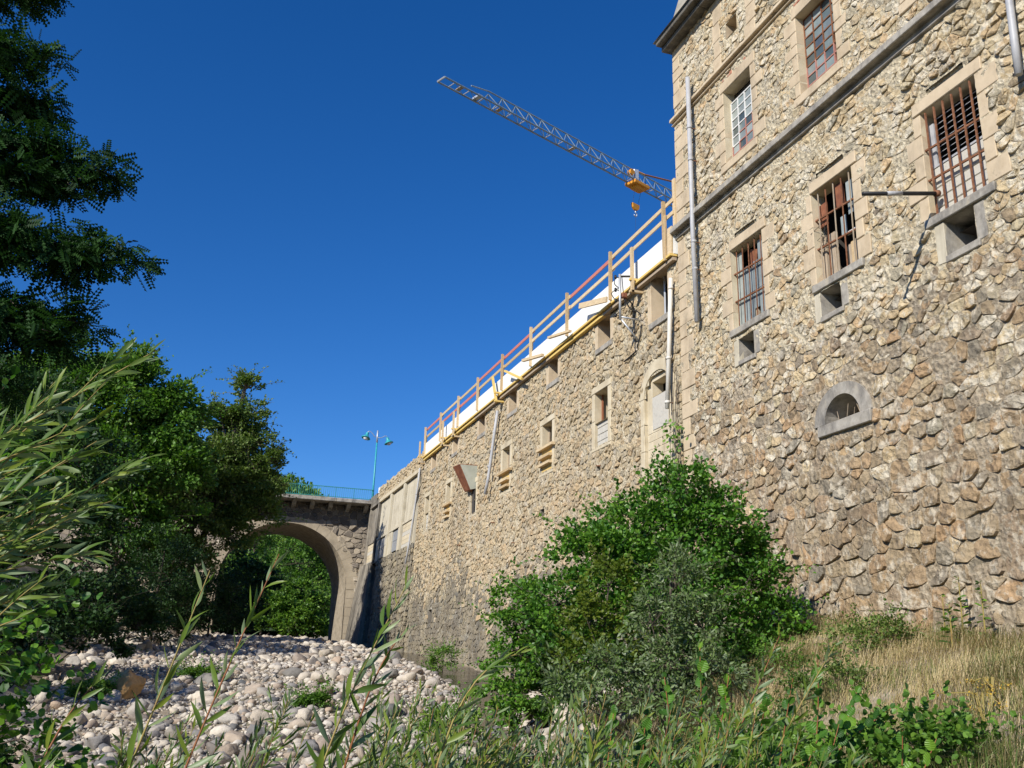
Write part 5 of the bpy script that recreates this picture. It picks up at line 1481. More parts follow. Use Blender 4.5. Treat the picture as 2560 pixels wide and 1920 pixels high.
# trees of the left bank and in front of the bridge
make_tree('riverside_tree', 'broad bright green tree standing left of the bridge arch', 'tree', (-2.6, 44.5, gz(-2.6, 44.5)),
          [(-2.6, 44.5, gz(-2.6, 44.5)), (-2.5, 44.5, 4), (-2.6, 44.4, 8), (-2.7, 44.4, 12)],
          [((-2.8, 44.3, 11.2), (1.5, 1.7, 2.2)), ((-1.0, 44, 10.2), (1.4, 1.6, 1.9)), ((-4.6, 44, 10.6), (1.5, 1.6, 1.7)), ((-.6, 43.6, 7.8), (1.5, 1.6, 2.0)), ((-3.0, 43.5, 8.0), (1.9, 1.7, 2.0)), ((-5.2, 44, 7.6), (1.5, 1.6, 2.0)), ((-2, 43.4, 5.4), (1.8, 1.6, 1.6))],
          LQ, .20, 52000, G_MID, 1, tufts=46, tuft_r=.40)
make_tree('riverside_tree', 'tree with olive tiered sprays overhanging the left side of the bridge arch', 'tree', (.5, 50, gz(.5, 50)),
          [(.3, 50, gz(.3, 50)), (.55, 50, 4.3), (1.3, 50, 7.2), (1.9, 50, 10.5), (2.3, 50, 14.2)],
          [((2.35, 50, 14.0), (.7, .7, .8)), ((2.6, 50, 12.6), (1.1, 1.0, .8)), ((1.3, 50, 12.2), (.9, 1.0, .8)), ((3.2, 50, 11.1), (1.0, 1.0, .8)), ((1.6, 49.8, 10.6), (1.3, 1.1, .9)), ((3.4, 49.8, 9.4), (1.0, 1.0, .8)), ((2.2, 49.6, 8.8), (1.4, 1.2, .9)), ((.6, 49.6, 8.6), (1.3, 1.2, 1.0)), ((3.3, 49.6, 8.0), (1.1, 1.0, .7)), ((.9, 49.4, 6.8), (1.3, 1.1, .8)), ((2.6, 49.4, 7.0), (1.1, 1.0, .7)), ((-.4, 49.4, 5.6), (1.2, 1.1, .9)), ((1.6, 50.2, 9.4), (1.6, 1.2, 1.6)), ((2.2, 50.4, 11.4), (1.3, 1.0, 1.2)), ((.6, 50.2, 7.2), (1.6, 1.2, 1.4)), ((3.6, 49.4, 8.7), (1.0, 1.0, .9)), ((-1.0, 49.6, 7.6), (1.4, 1.2, 1.2)), ((3.5, 49.2, 7.4), (1.1, 1.0, .8)), ((2.0, 49.0, 6.2), (1.3, 1.0, .8)), ((.3, 49.0, 5.0), (1.4, 1.1, .9)), ((3.9, 49.6, 10.2), (.7, .8, .6)), ((-1.2, 49, 4.2), (1.3, 1.1, 1.0))],
          LQ, .16, 60000, G_OLIVE, 2, tufts=30, flat=.5, tr=.2, tuft_r=.46)
make_tree('riverside_tree', 'tall yellow-green tree behind the broad tree on the left bank', 'tree', (-6.2, 47, gz(-6.2, 47)),
          [(-6.2, 47, gz(-6.2, 47)), (-6.1, 47, 7), (-6.0, 47, 12)],
          [((-6.0, 47, 12.6), (1.7, 1.7, 1.4)), ((-8.2, 47, 12.0), (1.6, 1.6, 1.6)), ((-4.3, 47.5, 12.9), (1.3, 1.3, 1.2)), ((-7, 46, 9.6), (2.4, 2, 1.9)), ((-10, 46, 10), (2.4, 2, 2.4))], LQ, .20, 26000, G_LIGHT, 3, tufts=36, tuft_r=.4)
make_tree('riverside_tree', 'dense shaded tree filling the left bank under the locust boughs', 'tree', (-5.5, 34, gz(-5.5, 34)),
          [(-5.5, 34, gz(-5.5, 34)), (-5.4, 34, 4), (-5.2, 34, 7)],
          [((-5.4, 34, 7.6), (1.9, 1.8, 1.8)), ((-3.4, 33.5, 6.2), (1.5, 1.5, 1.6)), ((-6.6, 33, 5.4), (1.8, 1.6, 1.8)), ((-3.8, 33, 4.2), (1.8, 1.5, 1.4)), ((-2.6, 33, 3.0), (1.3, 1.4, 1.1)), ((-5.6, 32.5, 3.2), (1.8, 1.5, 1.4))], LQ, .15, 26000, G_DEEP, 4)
for i, (x, y, r, h, lab) in enumerate(((-2.9, 27, 1.5, 1.9, 'dark leafy shrub at the left edge of the gravel, nearest the camera'), (-1.9, 36, 1.5, 2.0, 'dark shrub at the left gravel edge below the broad tree'),
                                      (-1.0, 43, 1.5, 2.0, 'dark shrub in the deep shade left of the leaning trunk'), (.6, 47, 1.4, 2.4, 'dark shrub in the deep shade right of the leaning trunk'), (1.9, 53, 1.3, 2.8, 'dark shrub against the left pier of the bridge'), (3.6, 68, 2.0, 3.6, 'dark shrub in the shade under the arch, left'), (-.6, 40, 1.6, 3.6, 'tall dark shrub below the broad riverside tree'), (-6.5, 21, 1.6, 2.2, 'dark shrub high on the left bank behind the willow'))):
    b = gz(x, y)
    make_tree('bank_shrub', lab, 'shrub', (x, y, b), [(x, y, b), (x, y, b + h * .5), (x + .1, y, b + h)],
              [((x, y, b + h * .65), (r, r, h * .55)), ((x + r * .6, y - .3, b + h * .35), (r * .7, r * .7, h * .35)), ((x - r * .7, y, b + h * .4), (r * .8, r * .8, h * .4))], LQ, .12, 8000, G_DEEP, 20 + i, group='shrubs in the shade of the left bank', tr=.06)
# beyond the bridge
for i, (x, y, h, r, mt, lab) in enumerate(((11.5, 88, 10.5, 3.2, G_MID, 'sunlit green tree seen through the right half of the arch'), (6.5, 84, 6.0, 3.0, G_DEEP, 'low dark tree seen low in the arch'), (9.5, 80, 4.5, 2.4, G_MID, 'low bright tree seen low in the right of the arch'), (6.5, 92, 9.5, 3.0, G_MID, 'green tree seen through the middle of the arch'), (2.2, 84, 10, 3.0, G_DEEP, 'dark tree seen through the left of the arch'),
                                           (15.8, 84, 11, 3.0, G_LIGHT, 'light green tree just behind the right pier of the arch'), (-3, 76, 13, 3.4, G_MID, 'tree behind the bridge above the left railing'), (-9, 74, 15, 3.6, G_LIGHT, 'tall light tree behind the bridge at the far left'), (9.2, 108, 15, 4.0, G_MID, 'tall tree far upstream beyond the arch'), (3.5, 112, 15, 4.2, G_DEEP, 'tall dark tree far upstream beyond the arch'), (15, 112, 15, 4.2, G_DEEP, 'dark tree far upstream to the right'))):
    b = gz(x, y); 
    make_tree('upstream_tree', lab, 'tree', (x, y, b), [(x, y, b), (x + .2, y, b + h * .5), (x, y, b + h * .9)],
              [((x, y, b + h * .85), (r * .6, r * .6, h * .17)), ((x - r * .5, y - .5, b + h * .62), (r * .7, r * .7, h * .2)), ((x + r * .5, y - .3, b + h * .6), (r * .75, r * .7, h * .2)), ((x, y - .8, b + h * .35), (r * .95, r * .8, h * .2)), ((x + r * .4, y - 1, b + h * .15), (r * .8, r * .7, h * .16)), ((x - r * .6, y - .8, b + h * .2), (r * .7, r * .7, h * .16))],
              LQ, .26, 11000, mt, 40 + i, group='trees upstream of the bridge', tufts=24)
# far wooded hill
hx = np.linspace(-160, 200, 60); hy = np.linspace(260, 520, 30); A, B = np.meshgrid(hx, hy)
hz = 4 + 70 * np.exp(-((B - 380) / 75) ** 2) * (0.35 + .65 / (1 + np.exp((A - 62) / 14)) + .18 * np.exp(-((A - 75) / 14) ** 2)) + 4 * fbm(A * .05, B * .05, 4, 4)
HILL = material('wooded_hillside', [(0.012, 0.03, 0.008), (0.025, 0.055, 0.012), (0.04, 0.075, 0.02)], .25, 0.95, 0)
ns = len(hx); ii, jj = np.meshgrid(np.arange(len(hy) - 1), np.arange(ns - 1), indexing='ij'); a = (ii * ns + jj).ravel()
h = add('hill', fast_mesh('hill', np.stack([A.ravel(), B.ravel(), hz.ravel()], 1), np.stack([a, a + 1, a + ns + 1, a + ns], 1), None, True), HILL); h['kind'] = 'structure'
rg = np.random.default_rng(9); n = 2600
fx = rg.uniform(-60, 160, n); fy = rg.uniform(300, 400, n)
fz = 4 + 70 * np.exp(-((fy - 380) / 75) ** 2) * (0.35 + .65 / (1 + np.exp((fx - 62) / 14)) + .18 * np.exp(-((fx - 75) / 14) ** 2)) + 4 * fbm(fx * .05, fy * .05, 4, 4)
cen = np.stack([fx, fy, fz + 2], 1); pos, M = spray(cen, rg.uniform(1.6, 3.4, n), 22, 1.5, rg, 1.25, .7)
o = scatter_obj('hill_forest', [scatter(*LQ, M, pos, rg.random(len(pos)))], G_MID); tag(o, 'far wooded hillside seen above the bridge railing', 'forest', kind='stuff')

# the locust tree overhanging from the left
def bough(m, pts, r0, r1, n=6):
    out = cat_rom(pts, 5); m.tube(out, [r0 + (r1 - r0) * i / (len(out) - 1) for i in range(len(out))], n); return out
def cat_rom(pts, k):
    P = [Vector(p) for p in pts]; out = []
    for i in range(len(P) - 1):
        p0 = P[max(i - 1, 0)]; p1 = P[i]; p2 = P[i + 1]; p3 = P[min(i + 2, len(P) - 1)]
        for t in np.linspace(0, 1, k + 1)[:-1]:
            t = float(t); out.append(0.5 * ((2 * p1) + (-p0 + p2) * t + (2 * p0 - 5 * p1 + 4 * p2 - p3) * t * t + (-p0 + 3 * p1 - 3 * p2 + p3) * t ** 3))
    out.append(P[-1]); return out
LT = empty('locust_tree', (-3.6, 8.4, gz(-3.6, 8.4)), 'dark feathery locust tree overhanging from the left edge', 'tree')
rg = np.random.default_rng(12); m = MB(); b = gz(-3.6, 8.4)
m.tube([(-3.6, 8.4, b), (-3.5, 8.4, 1.5), (-3.3, 8.5, 4.0), (-3.2, 8.5, 7.5)], [.2, .17, .13, .06], 8)
boughs = [  # start, mid, tip, leaf spread
    ((-3.2, 8.5, 5.4), (-2.5, 8.5, 5.7), (-1.76, 8.5, 5.95), .20), ((-3.2, 8.5, 5.0), (-2.5, 8.6, 5.35), (-1.86, 8.5, 5.22), .26), ((-3.2, 8.5, 4.4), (-2.3, 8.5, 4.70), (-1.60, 8.5, 4.78), .20), ((-3.2, 8.5, 4.9), (-2.5, 8.4, 5.1), (-2.1, 8.4, 5.0), .28),
    ((-3.3, 8.5, 3.7), (-2.0, 8.5, 4.05), (-1.02, 8.5, 4.22), .24), ((-3.3, 8.5, 3.8), (-2.2, 8.4, 4.2), (-1.5, 8.4, 4.35), .16), ((-3.3, 8.5, 3.6), (-2.2, 8.5, 3.9), (-1.3, 8.4, 3.98), .18),
    ((-3.4, 8.5, 3.0), (-2.0, 8.5, 3.45), (-.80, 8.5, 3.46), .24), ((-3.4, 8.5, 2.9), (-2.0, 8.4, 3.32), (-1.0, 8.4, 3.28), .22), ((-3.4, 8.5, 3.0), (-2.4, 8.4, 3.4), (-1.6, 8.4, 3.5), .28),
    ((-3.4, 8.5, 2.6), (-2.1, 8.5, 2.92), (-1.05, 8.5, 2.80), .24), ((-3.4, 8.5, 2.3), (-2.1, 8.5, 2.70), (-1.12, 8.4, 2.58), .22), ((-3.4, 8.5, 2.4), (-2.3, 8.5, 2.8), (-1.5, 8.5, 2.7), .30), ((-3.4, 8.5, 2.0), (-2.3, 8.5, 2.3), (-1.5, 8.5, 2.2), .34), ((-3.4, 8.5, 1.6), (-2.4, 8.5, 1.9), (-1.6, 8.5, 1.75), .34)]
cen = []; rad = []; outd = []
for a, mid, tp, sp in boughs:
    P = bough(m, [a, mid, tp], .045, .010)
    n = len(P)
    for i in range(2, n):
        k = 7 if i > 2 else 4
        for _ in range(k):
            c = np.array(P[i]) + rg.normal(0, sp * .55, 3) * np.array([1, 1, .42])
            cen.append(c); rad.append(rg.uniform(.08, .17)); outd.append(np.array((.8, -.1, -.2)) + rg.normal(0, .5, 3))
            if rg.random() < .6: m.tube([P[i], (Vector(P[i]) + Vector(c)) / 2 + Vector((0, 0, .03)), Vector(c)], [.008, .005, .003], 4)
m.obj('trunk_and_limbs', BARK, LT)
pos, M = spray(np.array(cen), np.array(rad), 11, .16, rg, .7, .8, np.array(outd), .35)
scatter_obj('crown', [scatter(*FR, M, pos, rg.random(len(pos)))], G_DARK, LT)

# alder bush and its neighbours in front of the wall
AB = 14.6
make_tree('alder_bush', 'large glossy alder bush growing against the mill wall', 'bush', (7.6, AB, gz(7.6, AB)),
          [(7.6, AB, gz(7.6, AB)), (7.7, AB, 1.2), (7.9, AB, 2.6), (8.0, AB, 3.6)],
          [((8.0, AB, 3.0), (.55, .6, .75)), ((7.1, AB, 2.35), (.75, .7, .6)), ((8.7, AB, 2.5), (.7, .7, .7)), ((6.3, AB - .2, 1.75), (.75, .7, .6)), ((7.6, AB - .5, 1.6), (.9, .7, .7)), ((9.2, AB, 1.6), (.75, .7, .7)), ((5.7, AB - .2, 1.1), (.65, .6, .5)), ((6.7, AB - .6, .8), (.8, .6, .6)), ((8.3, AB - .5, .8), (.9, .6, .6)), ((9.7, AB - .1, .95), (.6, .6, .5)), ((9.0, AB - .4, .4), (.8, .6, .5)), ((6.9, AB - .2, 1.5), (.9, .7, .9)), ((8.0, AB, 2.0), (1.1, .6, 1.0)), ((7.4, AB - .7, .2), (1.1, .6, .5)), ((6.0, AB - .6, .3), (.8, .6, .5)), ((9.9, AB - .3, .6), (.5, .5, .4)), ((9.3, AB + .1, 2.0), (.6, .5, .6))],
          AL, .07, 36000, G_ALDER, 61, tufts=34, tr=.07, tuft_r=.33, up=.5, flat=.75, sprig=.5, sprig_len=6)
make_tree('alder_bush', 'smaller bright alder bush by the water, left of the large one', 'bush', (6.9, 20.0, gz(6.9, 20.0)),
          [(6.9, 20, gz(6.9, 20)), (6.9, 20, .5), (7.0, 20, 1.6)],
          [((7.1, 20, 1.4), (.7, .8, .6)), ((7.8, 19.8, 1.2), (.7, .7, .6)), ((7.0, 19.8, .5), (.8, .8, .5)), ((7.5, 19.6, .5), (.8, .7, .5)), ((7.0, 19.5, -.1), (1.1, .7, .4)), ((7.0, 19.4, -.3), (.8, .7, .4)), ((7.7, 19.3, -.3), (.9, .7, .5)), ((8.3, 19.6, .6), (.7, .7, .6)), ((7.1, 19.2, -.75), (.8, .6, .35)), ((7.8, 19.0, -.6), (.8, .6, .35))], AL, .075, 16000, G_ALDER, 62, tufts=24, tr=.05, tuft_r=.34)
make_tree('willow_bush', 'silvery grey willow bush in front of the large alder bush', 'bush', (6.1, 11.8, gz(6.1, 11.8)),
          [(6.1, 11.8, gz(6.1, 11.8)), (6.2, 11.8, .2), (6.3, 11.8, 1.3)],
          [((6.35, 11.8, 1.2), (.3, .4, .5)), ((6.0, 11.8, .7), (.36, .4, .4)), ((6.7, 11.8, .7), (.34, .4, .4)), ((6.2, 11.6, .2), (.5, .4, .35)), ((5.4, 11.7, .1), (.4, .4, .3)), ((4.9, 11.8, -.2), (.45, .4, .3)), ((6.0, 11.4, -.3), (.6, .4, .3)), ((6.7, 11.5, .1), (.4, .4, .3))], (WL[1][0] * np.array([2.2, 1, 1]), WL[1][1]), .075, 7000, G_SILV, 63, tufts=26, tr=.04, up=.3, flat=1.1)
make_tree('buckthorn_bush', 'young yellow-green bush in front of the alder, beside the silvery willow', 'bush', (5.6, 12.6, gz(5.6, 12.6)),
          [(5.6, 12.6, gz(5.6, 12.6)), (5.65, 12.6, .4), (5.75, 12.6, 1.3)],
          [((5.75, 12.6, 1.25), (.32, .4, .45)), ((5.45, 12.6, .7), (.4, .4, .4)), ((5.9, 12.5, .4), (.4, .4, .35)), ((5.2, 12.5, .2), (.45, .4, .3))], AL, .06, 2600, leafmat('yellow_green_leaf', [(0.08, 0.13, 0.018), (0.13, 0.18, 0.022), (0.19, 0.22, 0.03)], .4, .4), 64, tufts=20, tr=.025)
# low green growth by the stream
for i, (x, y, r, h, mt, lab) in enumerate(((5.3, 18.6, .7, .75, G_MID, 'low green tuft among the stones at the gravel tip'), (4.6, 13.4, .8, .9, G_SILV, 'low grey-green willow growth at the water edge'), (7.2, 16.4, .9, .9, G_MID, 'low green growth under the left of the alder bush'), (3.2, 22.5, .35, .3, G_LIGHT, 'small light green weed tuft in the middle of the gravel bar'), (-1.4, 23.6, .45, .35, G_LIGHT, 'bright green weed tuft beside the ochre boulder'), (.9, 27, .4, .3, G_MID, 'small weed tuft on the gravel bar behind the ochre boulder'), (8.9, 33, .5, 1.1, G_MID, 'leafy shrub growing at the foot of the mill wall by the water'))):
    b = gz(x, y)
    make_tree('weed_tuft', lab, 'plant', (x, y, b), [(x, y, b), (x, y, b + h * .5), (x, y, b + h * .8)], [((x, y, b + h * .5), (r, r, h * .55)), ((x - r * .6, y, b + h * .3), (r * .6, r * .6, h * .35))], LQ, .07, 1800, mt, 80 + i, group='low weeds by the stream', tr=.012)
# ivy and dry creepers at the joint of the two buildings
iv = empty('ivy', (10.9, 19.9, 4.5), 'ivy climbing the joint between the tall block and the mill wing', 'climber')
rg = np.random.default_rng(33); n = 620; yy = rg.normal(20.0, .22, n); zz = rg.uniform(2.2, 6.1, n) ; keepi = rg.random(n) < (1.2 - (zz - 2.2) / 4.5); yy = yy[keepi]; zz = zz[keepi]
pos = np.stack([10.9 - rg.uniform(.0, .16, len(yy)), yy, zz], 1); M = leaf_frames(np.stack([rg.normal(-.3, .4, len(yy)), rg.normal(0, .6, len(yy)), rg.normal(-.4, .5, len(yy))], 1), np.array([-1, -.3, .4]) + rg.normal(0, .4, (len(yy), 3)), rg.uniform(.07, .12, len(yy)))
scatter_obj('ivy_leaves', [scatter(*AL, M, pos, rg.random(len(yy)))], G_MID, iv)
m = MB()
for k in range(6):
    y = 19.75 + k * .1; P = [(10.9, y, 2.0)]
    for q in range(7): P.append((10.9, P[-1][1] + rg.normal(0, .07), P[-1][2] + rg.uniform(.5, .9)))
    m.tube(cat_rom(P, 3), .008, 4)
m.obj('creeper_stems', BARK, iv)
# ------------------------------------------------------------------ foreground willows, saplings, grass
wl_me = [fast_mesh('leaf', v, f, None, True) for v, f in WL]
def place_leaf(parent, k, M3, pos, mat, name='leaf'):
    o = bpy.data.objects.new(name, wl_me[k]) if isinstance(k, int) else bpy.data.objects.new(name, k)
    if not o.data.materials: o.data.materials.append(mat)
    COL.objects.link(o); o.parent = parent
    mw = Matrix.Identity(4)
    for i in range(3):
        for j in range(3): mw[i][j] = float(M3[i, j])
    mw.translation = Vector(pos) - wl(parent)
    o.matrix_local = mw
    return o
def shoot_leaves(P, rg, step, size, start=.15, spread=.75, tip_boost=1.0):
    """leaves set alternately along a stem; returns positions and frames"""
    out = []; acc = 0; side = 0
    L = [0]
    for a, b in zip(P[:-1], P[1:]): L.append(L[-1] + (b - a).length)
    tot = L[-1]; s = tot * start
    while s < tot:
        i = max(k for k in range(len(L)) if L[k] <= s); i = min(i, len(P) - 2)
        f = (s - L[i]) / max(1e-6, L[i + 1] - L[i]); p = P[i].lerp(P[i + 1], f); t = (P[i + 1] - P[i]).normalized()
        ang = side * 2.4 + rg.normal(0, .4); side += 1
        u = t.cross(Vector((0, 0, 1)));
        if u.length < 1e-3: u = Vector((1, 0, 0))
        u.normalize(); v = t.cross(u)
        d = u * math.cos(ang) + v * math.sin(ang)
        q = s / tot
        ax = t * (0.75 + .5 * q) + d * spread * (1.15 - .5 * q)
        nm = np.array(t * .8 - d * .6) * -1 + np.array([0, 0, .9]) + rg.normal(0, .6, 3)
        ax = ax + Vector(rg.normal(0, .22, 3)) - Vector((0, 0, .25 * float(rg.random()) * (1.2 - q)))
        sz = size * rg.uniform(.7, 1.2) * (1.0 - .35 * max(0, q - .75) / .25)
        out.append((np.array(p), np.array(ax), nm, sz)); s += step * rg.uniform(.7, 1.3)
    return out
def build_shoot(T, P, rg, step, size, mat, stem_mat, r0, own, start=.15, spread=.75, name='stem'):
    m = MB(); m.tube(P, [r0 * (1 - .75 * i / (len(P) - 1)) for i in range(len(P))], 5); m.obj(name, stem_mat, T, True)
    lv = shoot_leaves(P, rg, step, size, start, spread)
    if not lv: return []
    M = leaf_frames(np.array([q[1] for q in lv]), np.array([q[2] for q in lv]), np.array([q[3] for q in lv]))
    pos = np.array([q[0] for q in lv])
    if own:
        vis = 0
        for k in range(len(lv)):
            place_leaf(T, int(rg.integers(0, len(WL))), M[k], pos[k], mat)
        return []
    kk = rg.integers(0, len(WL), len(lv))
    return [scatter(*WL[q], M[kk == q], pos[kk == q], rg.random(int((kk == q).sum()))) for q in range(len(WL)) if (kk == q).any()]

# the willow at the left: long wands reaching in from the left edge
WB = empty('willow_bush', (-1.6, 3.0, gz(-1.6, 3.0)), 'near willow with long wands reaching in from the left edge', 'willow')
rg = np.random.default_rng(70)
tips = [(-.13, .93), (-.12, .64), (-.20, .47), (-.22, .30), (-.38, .77), (-.26, .69), (-.25, .37), (-.30, .47), (-.34, .62), (-.42, .70), (-.30, .22), (-.36, .12), (-.40, .36), (-.24, .58), (-.45, .55), (-.44, .2), (-.33, .52), (-.46, .02), (-.28, .40)]
rest_parts = []; main = MB()
main.tube(cat_rom([(-1.6, 3.0, gz(-1.6, 3.0)), (-1.5, 3.0, -.9), (-1.35, 3.0, -.25), (-1.2, 3.05, .1)], 4), [.03] * 13, 7); main.obj('trunk', BARK, WB)
count = 0
for k, (x, z) in enumerate(tips):
    y = 3.0 + rg.normal(0, .12); y0 = 3.0 + rg.normal(0, .15)
    st = (-1.25 + rg.normal(0, .05), y0, -.05 + z * .15 + rg.normal(0, .06))
    mid = (-.72 + .3 * (x + .3), (y + y0) / 2, st[2] + (z - st[2]) * .42 + rg.normal(0, .03))
    P = cat_rom([st, mid, (x, y, z)], 9)
    own = count < 240
    n0 = len(WB.children)
    pr = build_shoot(WB, P, rg, .036, .105, G_WILL, STEM, .0055, own, .28, .7, 'wand')
    count += len(WB.children) - n0 - 1 if own else 0
    rest_parts += pr
    for j in ((9, 12, 15) if k % 2 else (11, 14)):       # side twigs
        if j < len(P) - 2:
            p = P[j]; d = (P[j + 1] - P[j]).normalized(); q = p + d * .16 + Vector((0, rg.normal(0, .05), rg.choice([-1, 1]) * .06 + .03))
            rest_parts += build_shoot(WB, cat_rom([p, (p + q) / 2 + Vector((0, 0, .008)), q], 4), rg, .016, .075, G_WILL, STEM, .0025, False, .1, .6, 'twig')
o = scatter_obj('leaves', rest_parts, G_WILL, WB, True); o['kind'] = 'stuff'
# leafy alder and underwood below the wands
make_tree('alder_sapling', 'low alder growth at the left edge under the willow wands', 'sapling', (-1.3, 5.0, gz(-1.3, 5)),
          [(-1.3, 5, gz(-1.3, 5)), (-1.25, 5, -.8), (-1.1, 5, -.1)],
          [((-1.05, 5.1, .15), (.42, .4, .28)), ((-.85, 5.0, -.12), (.38, .3, .22)), ((-1.0, 5.1, .75), (.3, .4, .35)), ((-.75, 5, -.36), (.4, .3, .2))], AL, .05, 1500, G_ALDER, 90, tufts=22, tr=.02)
make_tree('alder_sapling', 'shaded underwood at the left edge behind the willow wands', 'sapling', (-3.0, 11.5, gz(-3, 11.5)),
          [(-3, 11.5, gz(-3, 11.5)), (-2.9, 11.5, .3), (-2.7, 11.5, 1.6)],
          [((-2.5, 11.5, .6), (.9, .8, .8)), ((-2.2, 11.5, -.3), (.8, .7, .6)), ((-2.9, 11.5, 1.8), (.8, .8, .8)), ((-1.9, 11.4, -.9), (.6, .6, .4))], LQ, .085, 7000, G_DEEP, 91, tufts=26, tr=.03)

# single tall shoots in the foreground
prom = [  # base, mid, tip
    ((-.50, 4.4, -1.75), (-.08, 4.5, -.36), (.14, 4.5, .42), 'tall willow shoot with broad leaves, left of the bridge arch'), ((-.25, 4.6, -1.75), (.14, 4.5, -.36), (.43, 4.5, .51), 'tallest slender willow shoot, in front of the bridge arch'),
    ((.35, 4.4, -1.75), (.70, 4.5, -.36), (1.02, 4.5, .40), 'willow shoot with drooping leaves in front of the dark strip by the bridge'), ((.55, 4.8, -1.75), (.86, 4.6, -.2), (1.06, 4.6, .22), 'shorter willow shoot right beside the one with drooping leaves'),
    ((.9, 4.7, -1.75), (1.30, 4.6, -.2), (1.66, 4.6, .14), 'thin bent willow shoot at the right end of the gravel bar'), ((-.75, 4.2, -1.75), (-.42, 4.4, -.40), (-.25, 4.5, -.04), 'low willow shoot in the bottom left corner'),
    ((2.2, 6.2, -1.6), (2.55, 6.1, -.5), (2.62, 6.0, .02), 'willow shoot at the bottom centre in front of the alder bush'), ((3.4, 6.4, -1.3), (3.75, 6.1, -.3), (4.05, 6.0, .34), 'upright willow shoot in front of the dark foot of the alder bush'),
    ((3.9, 6.6, -1.2), (4.2, 6.2, -.3), (4.50, 6.0, .28), 'willow shoot with reddish stem at the right of the alder bush')]
for k, (a, b_, c, lab) in enumerate(prom):
    T = empty('willow_shoot', a, lab, 'willow shoot', 'tall willow shoots in the foreground')
    P = cat_rom([a, b_, c], 8); rgk = np.random.default_rng(100 + k)
    build_shoot(T, P, rgk, .034, .165 if k in (0, 2) else .14, G_WILL, STEMR if k % 2 else STEM, .008, True, .40, 1.05)
rg = np.random.default_rng(71)
low = 0
for k in range(88):
    t = rg.random(); 
    y = rg.uniform(4.2, 7.2); az = math.radians(rg.uniform(12, 36) if k > 22 else rg.uniform(-6, 15)); x = y * math.tan(az)
    top = rg.uniform(-.42, -.02) * y / 5.5 - (.12 if az < .2 else 0)
    b = gz(x, y); a = (x - rg.uniform(.15, .4), y, b); c = (x + rg.uniform(-.05, .25), y + rg.normal(0, .1), top)
    T = empty('willow_shoot', a, 'slender willow shoot in the dense low stand along the bottom edge', 'willow shoot', 'low willow shoots along the bottom edge')
    P = cat_rom([a, ((a[0] + c[0]) / 2 - .05, y, (a[2] + c[2]) / 2), c], 6); mt = G_WILL if rg.random() < .55 else G_SILV
    pr = build_shoot(T, P, rg, .026, .12, mt, STEMR if rg.random() < .5 else STEM, .006, False, .3, 1.0)
    for j in range(6):
        i = int(rg.integers(len(P) // 2 - 2, len(P) - 2)); p = P[i]; q = p + Vector((rg.normal(.05, .08), rg.normal(0, .06), rg.uniform(.12, .3)))
        pr += build_shoot(T, cat_rom([p, (p + q) / 2, q], 3), rg, .026, .085, mt, STEM, .003, False, .1, .9, 'side_stem')
    o = scatter_obj('leaves', pr, mt, T, True); o['kind'] = 'stuff'

# alder saplings with broad ribbed leaves on the right bank
al_me = fast_mesh('leaf', ALR[0], ALR[1])
def sapling(base, tops, lab, seed, size=.10, step=.05):
    T = empty('alder_sapling', base, lab, 'sapling', 'young alders on the right bank'); rg = np.random.default_rng(seed)
    for tp in tops:
        mid = tuple((np.array(base) + np.array(tp)) / 2 + rg.normal(0, .06, 3)); P = cat_rom([base, mid, tp], 6)
        m = MB(); m.tube(P, [.010 * (1 - .7 * i / (len(P) - 1)) for i in range(len(P))], 5); m.obj('stem', STEMR, T, True)
        for (p, ax, nm, sz) in shoot_leaves(P, rg, step, size, .35, 1.0):
            M = leaf_frames(ax[None], nm[None] * .5 + np.array([[-.1, -.3, .7]]), np.array([sz])); place_leaf(T, al_me, M[0], p, G_ALDER)
sapling((3.5, 6.8, -1.2), [(3.75, 6.6, .25), (4.0, 6.6, .10), (3.5, 6.7, .05), (3.3, 6.6, -.2)], 'young alder in front of the dark foot of the alder bush', 201)
sapling((4.6, 7.0, -1.1), [(5.0, 6.9, .22), (4.75, 6.9, .05), (5.35, 6.9, -.05), (5.1, 6.8, -.25), (4.5, 6.9, -.1), (5.7, 6.9, -.15), (4.8, 6.7, -.4)], 'young alder with broad ribbed leaves at the edge of the dry grass', 202)
sapling((2.6, 6.6, -1.5), [(2.8, 6.5, -.3), (3.0, 6.5, -.2), (2.5, 6.6, -.4), (3.3, 6.4, -.45)], 'low young alder at the bottom edge below the silvery willow', 203)
sapling((5.0, 6.2, -1.2), [(5.1, 6.1, -.3), (4.7, 6.1, -.45), (5.4, 6.1, -.35), (4.3, 6.2, -.5)], 'low young alder at the bottom right beside the straw', 204)

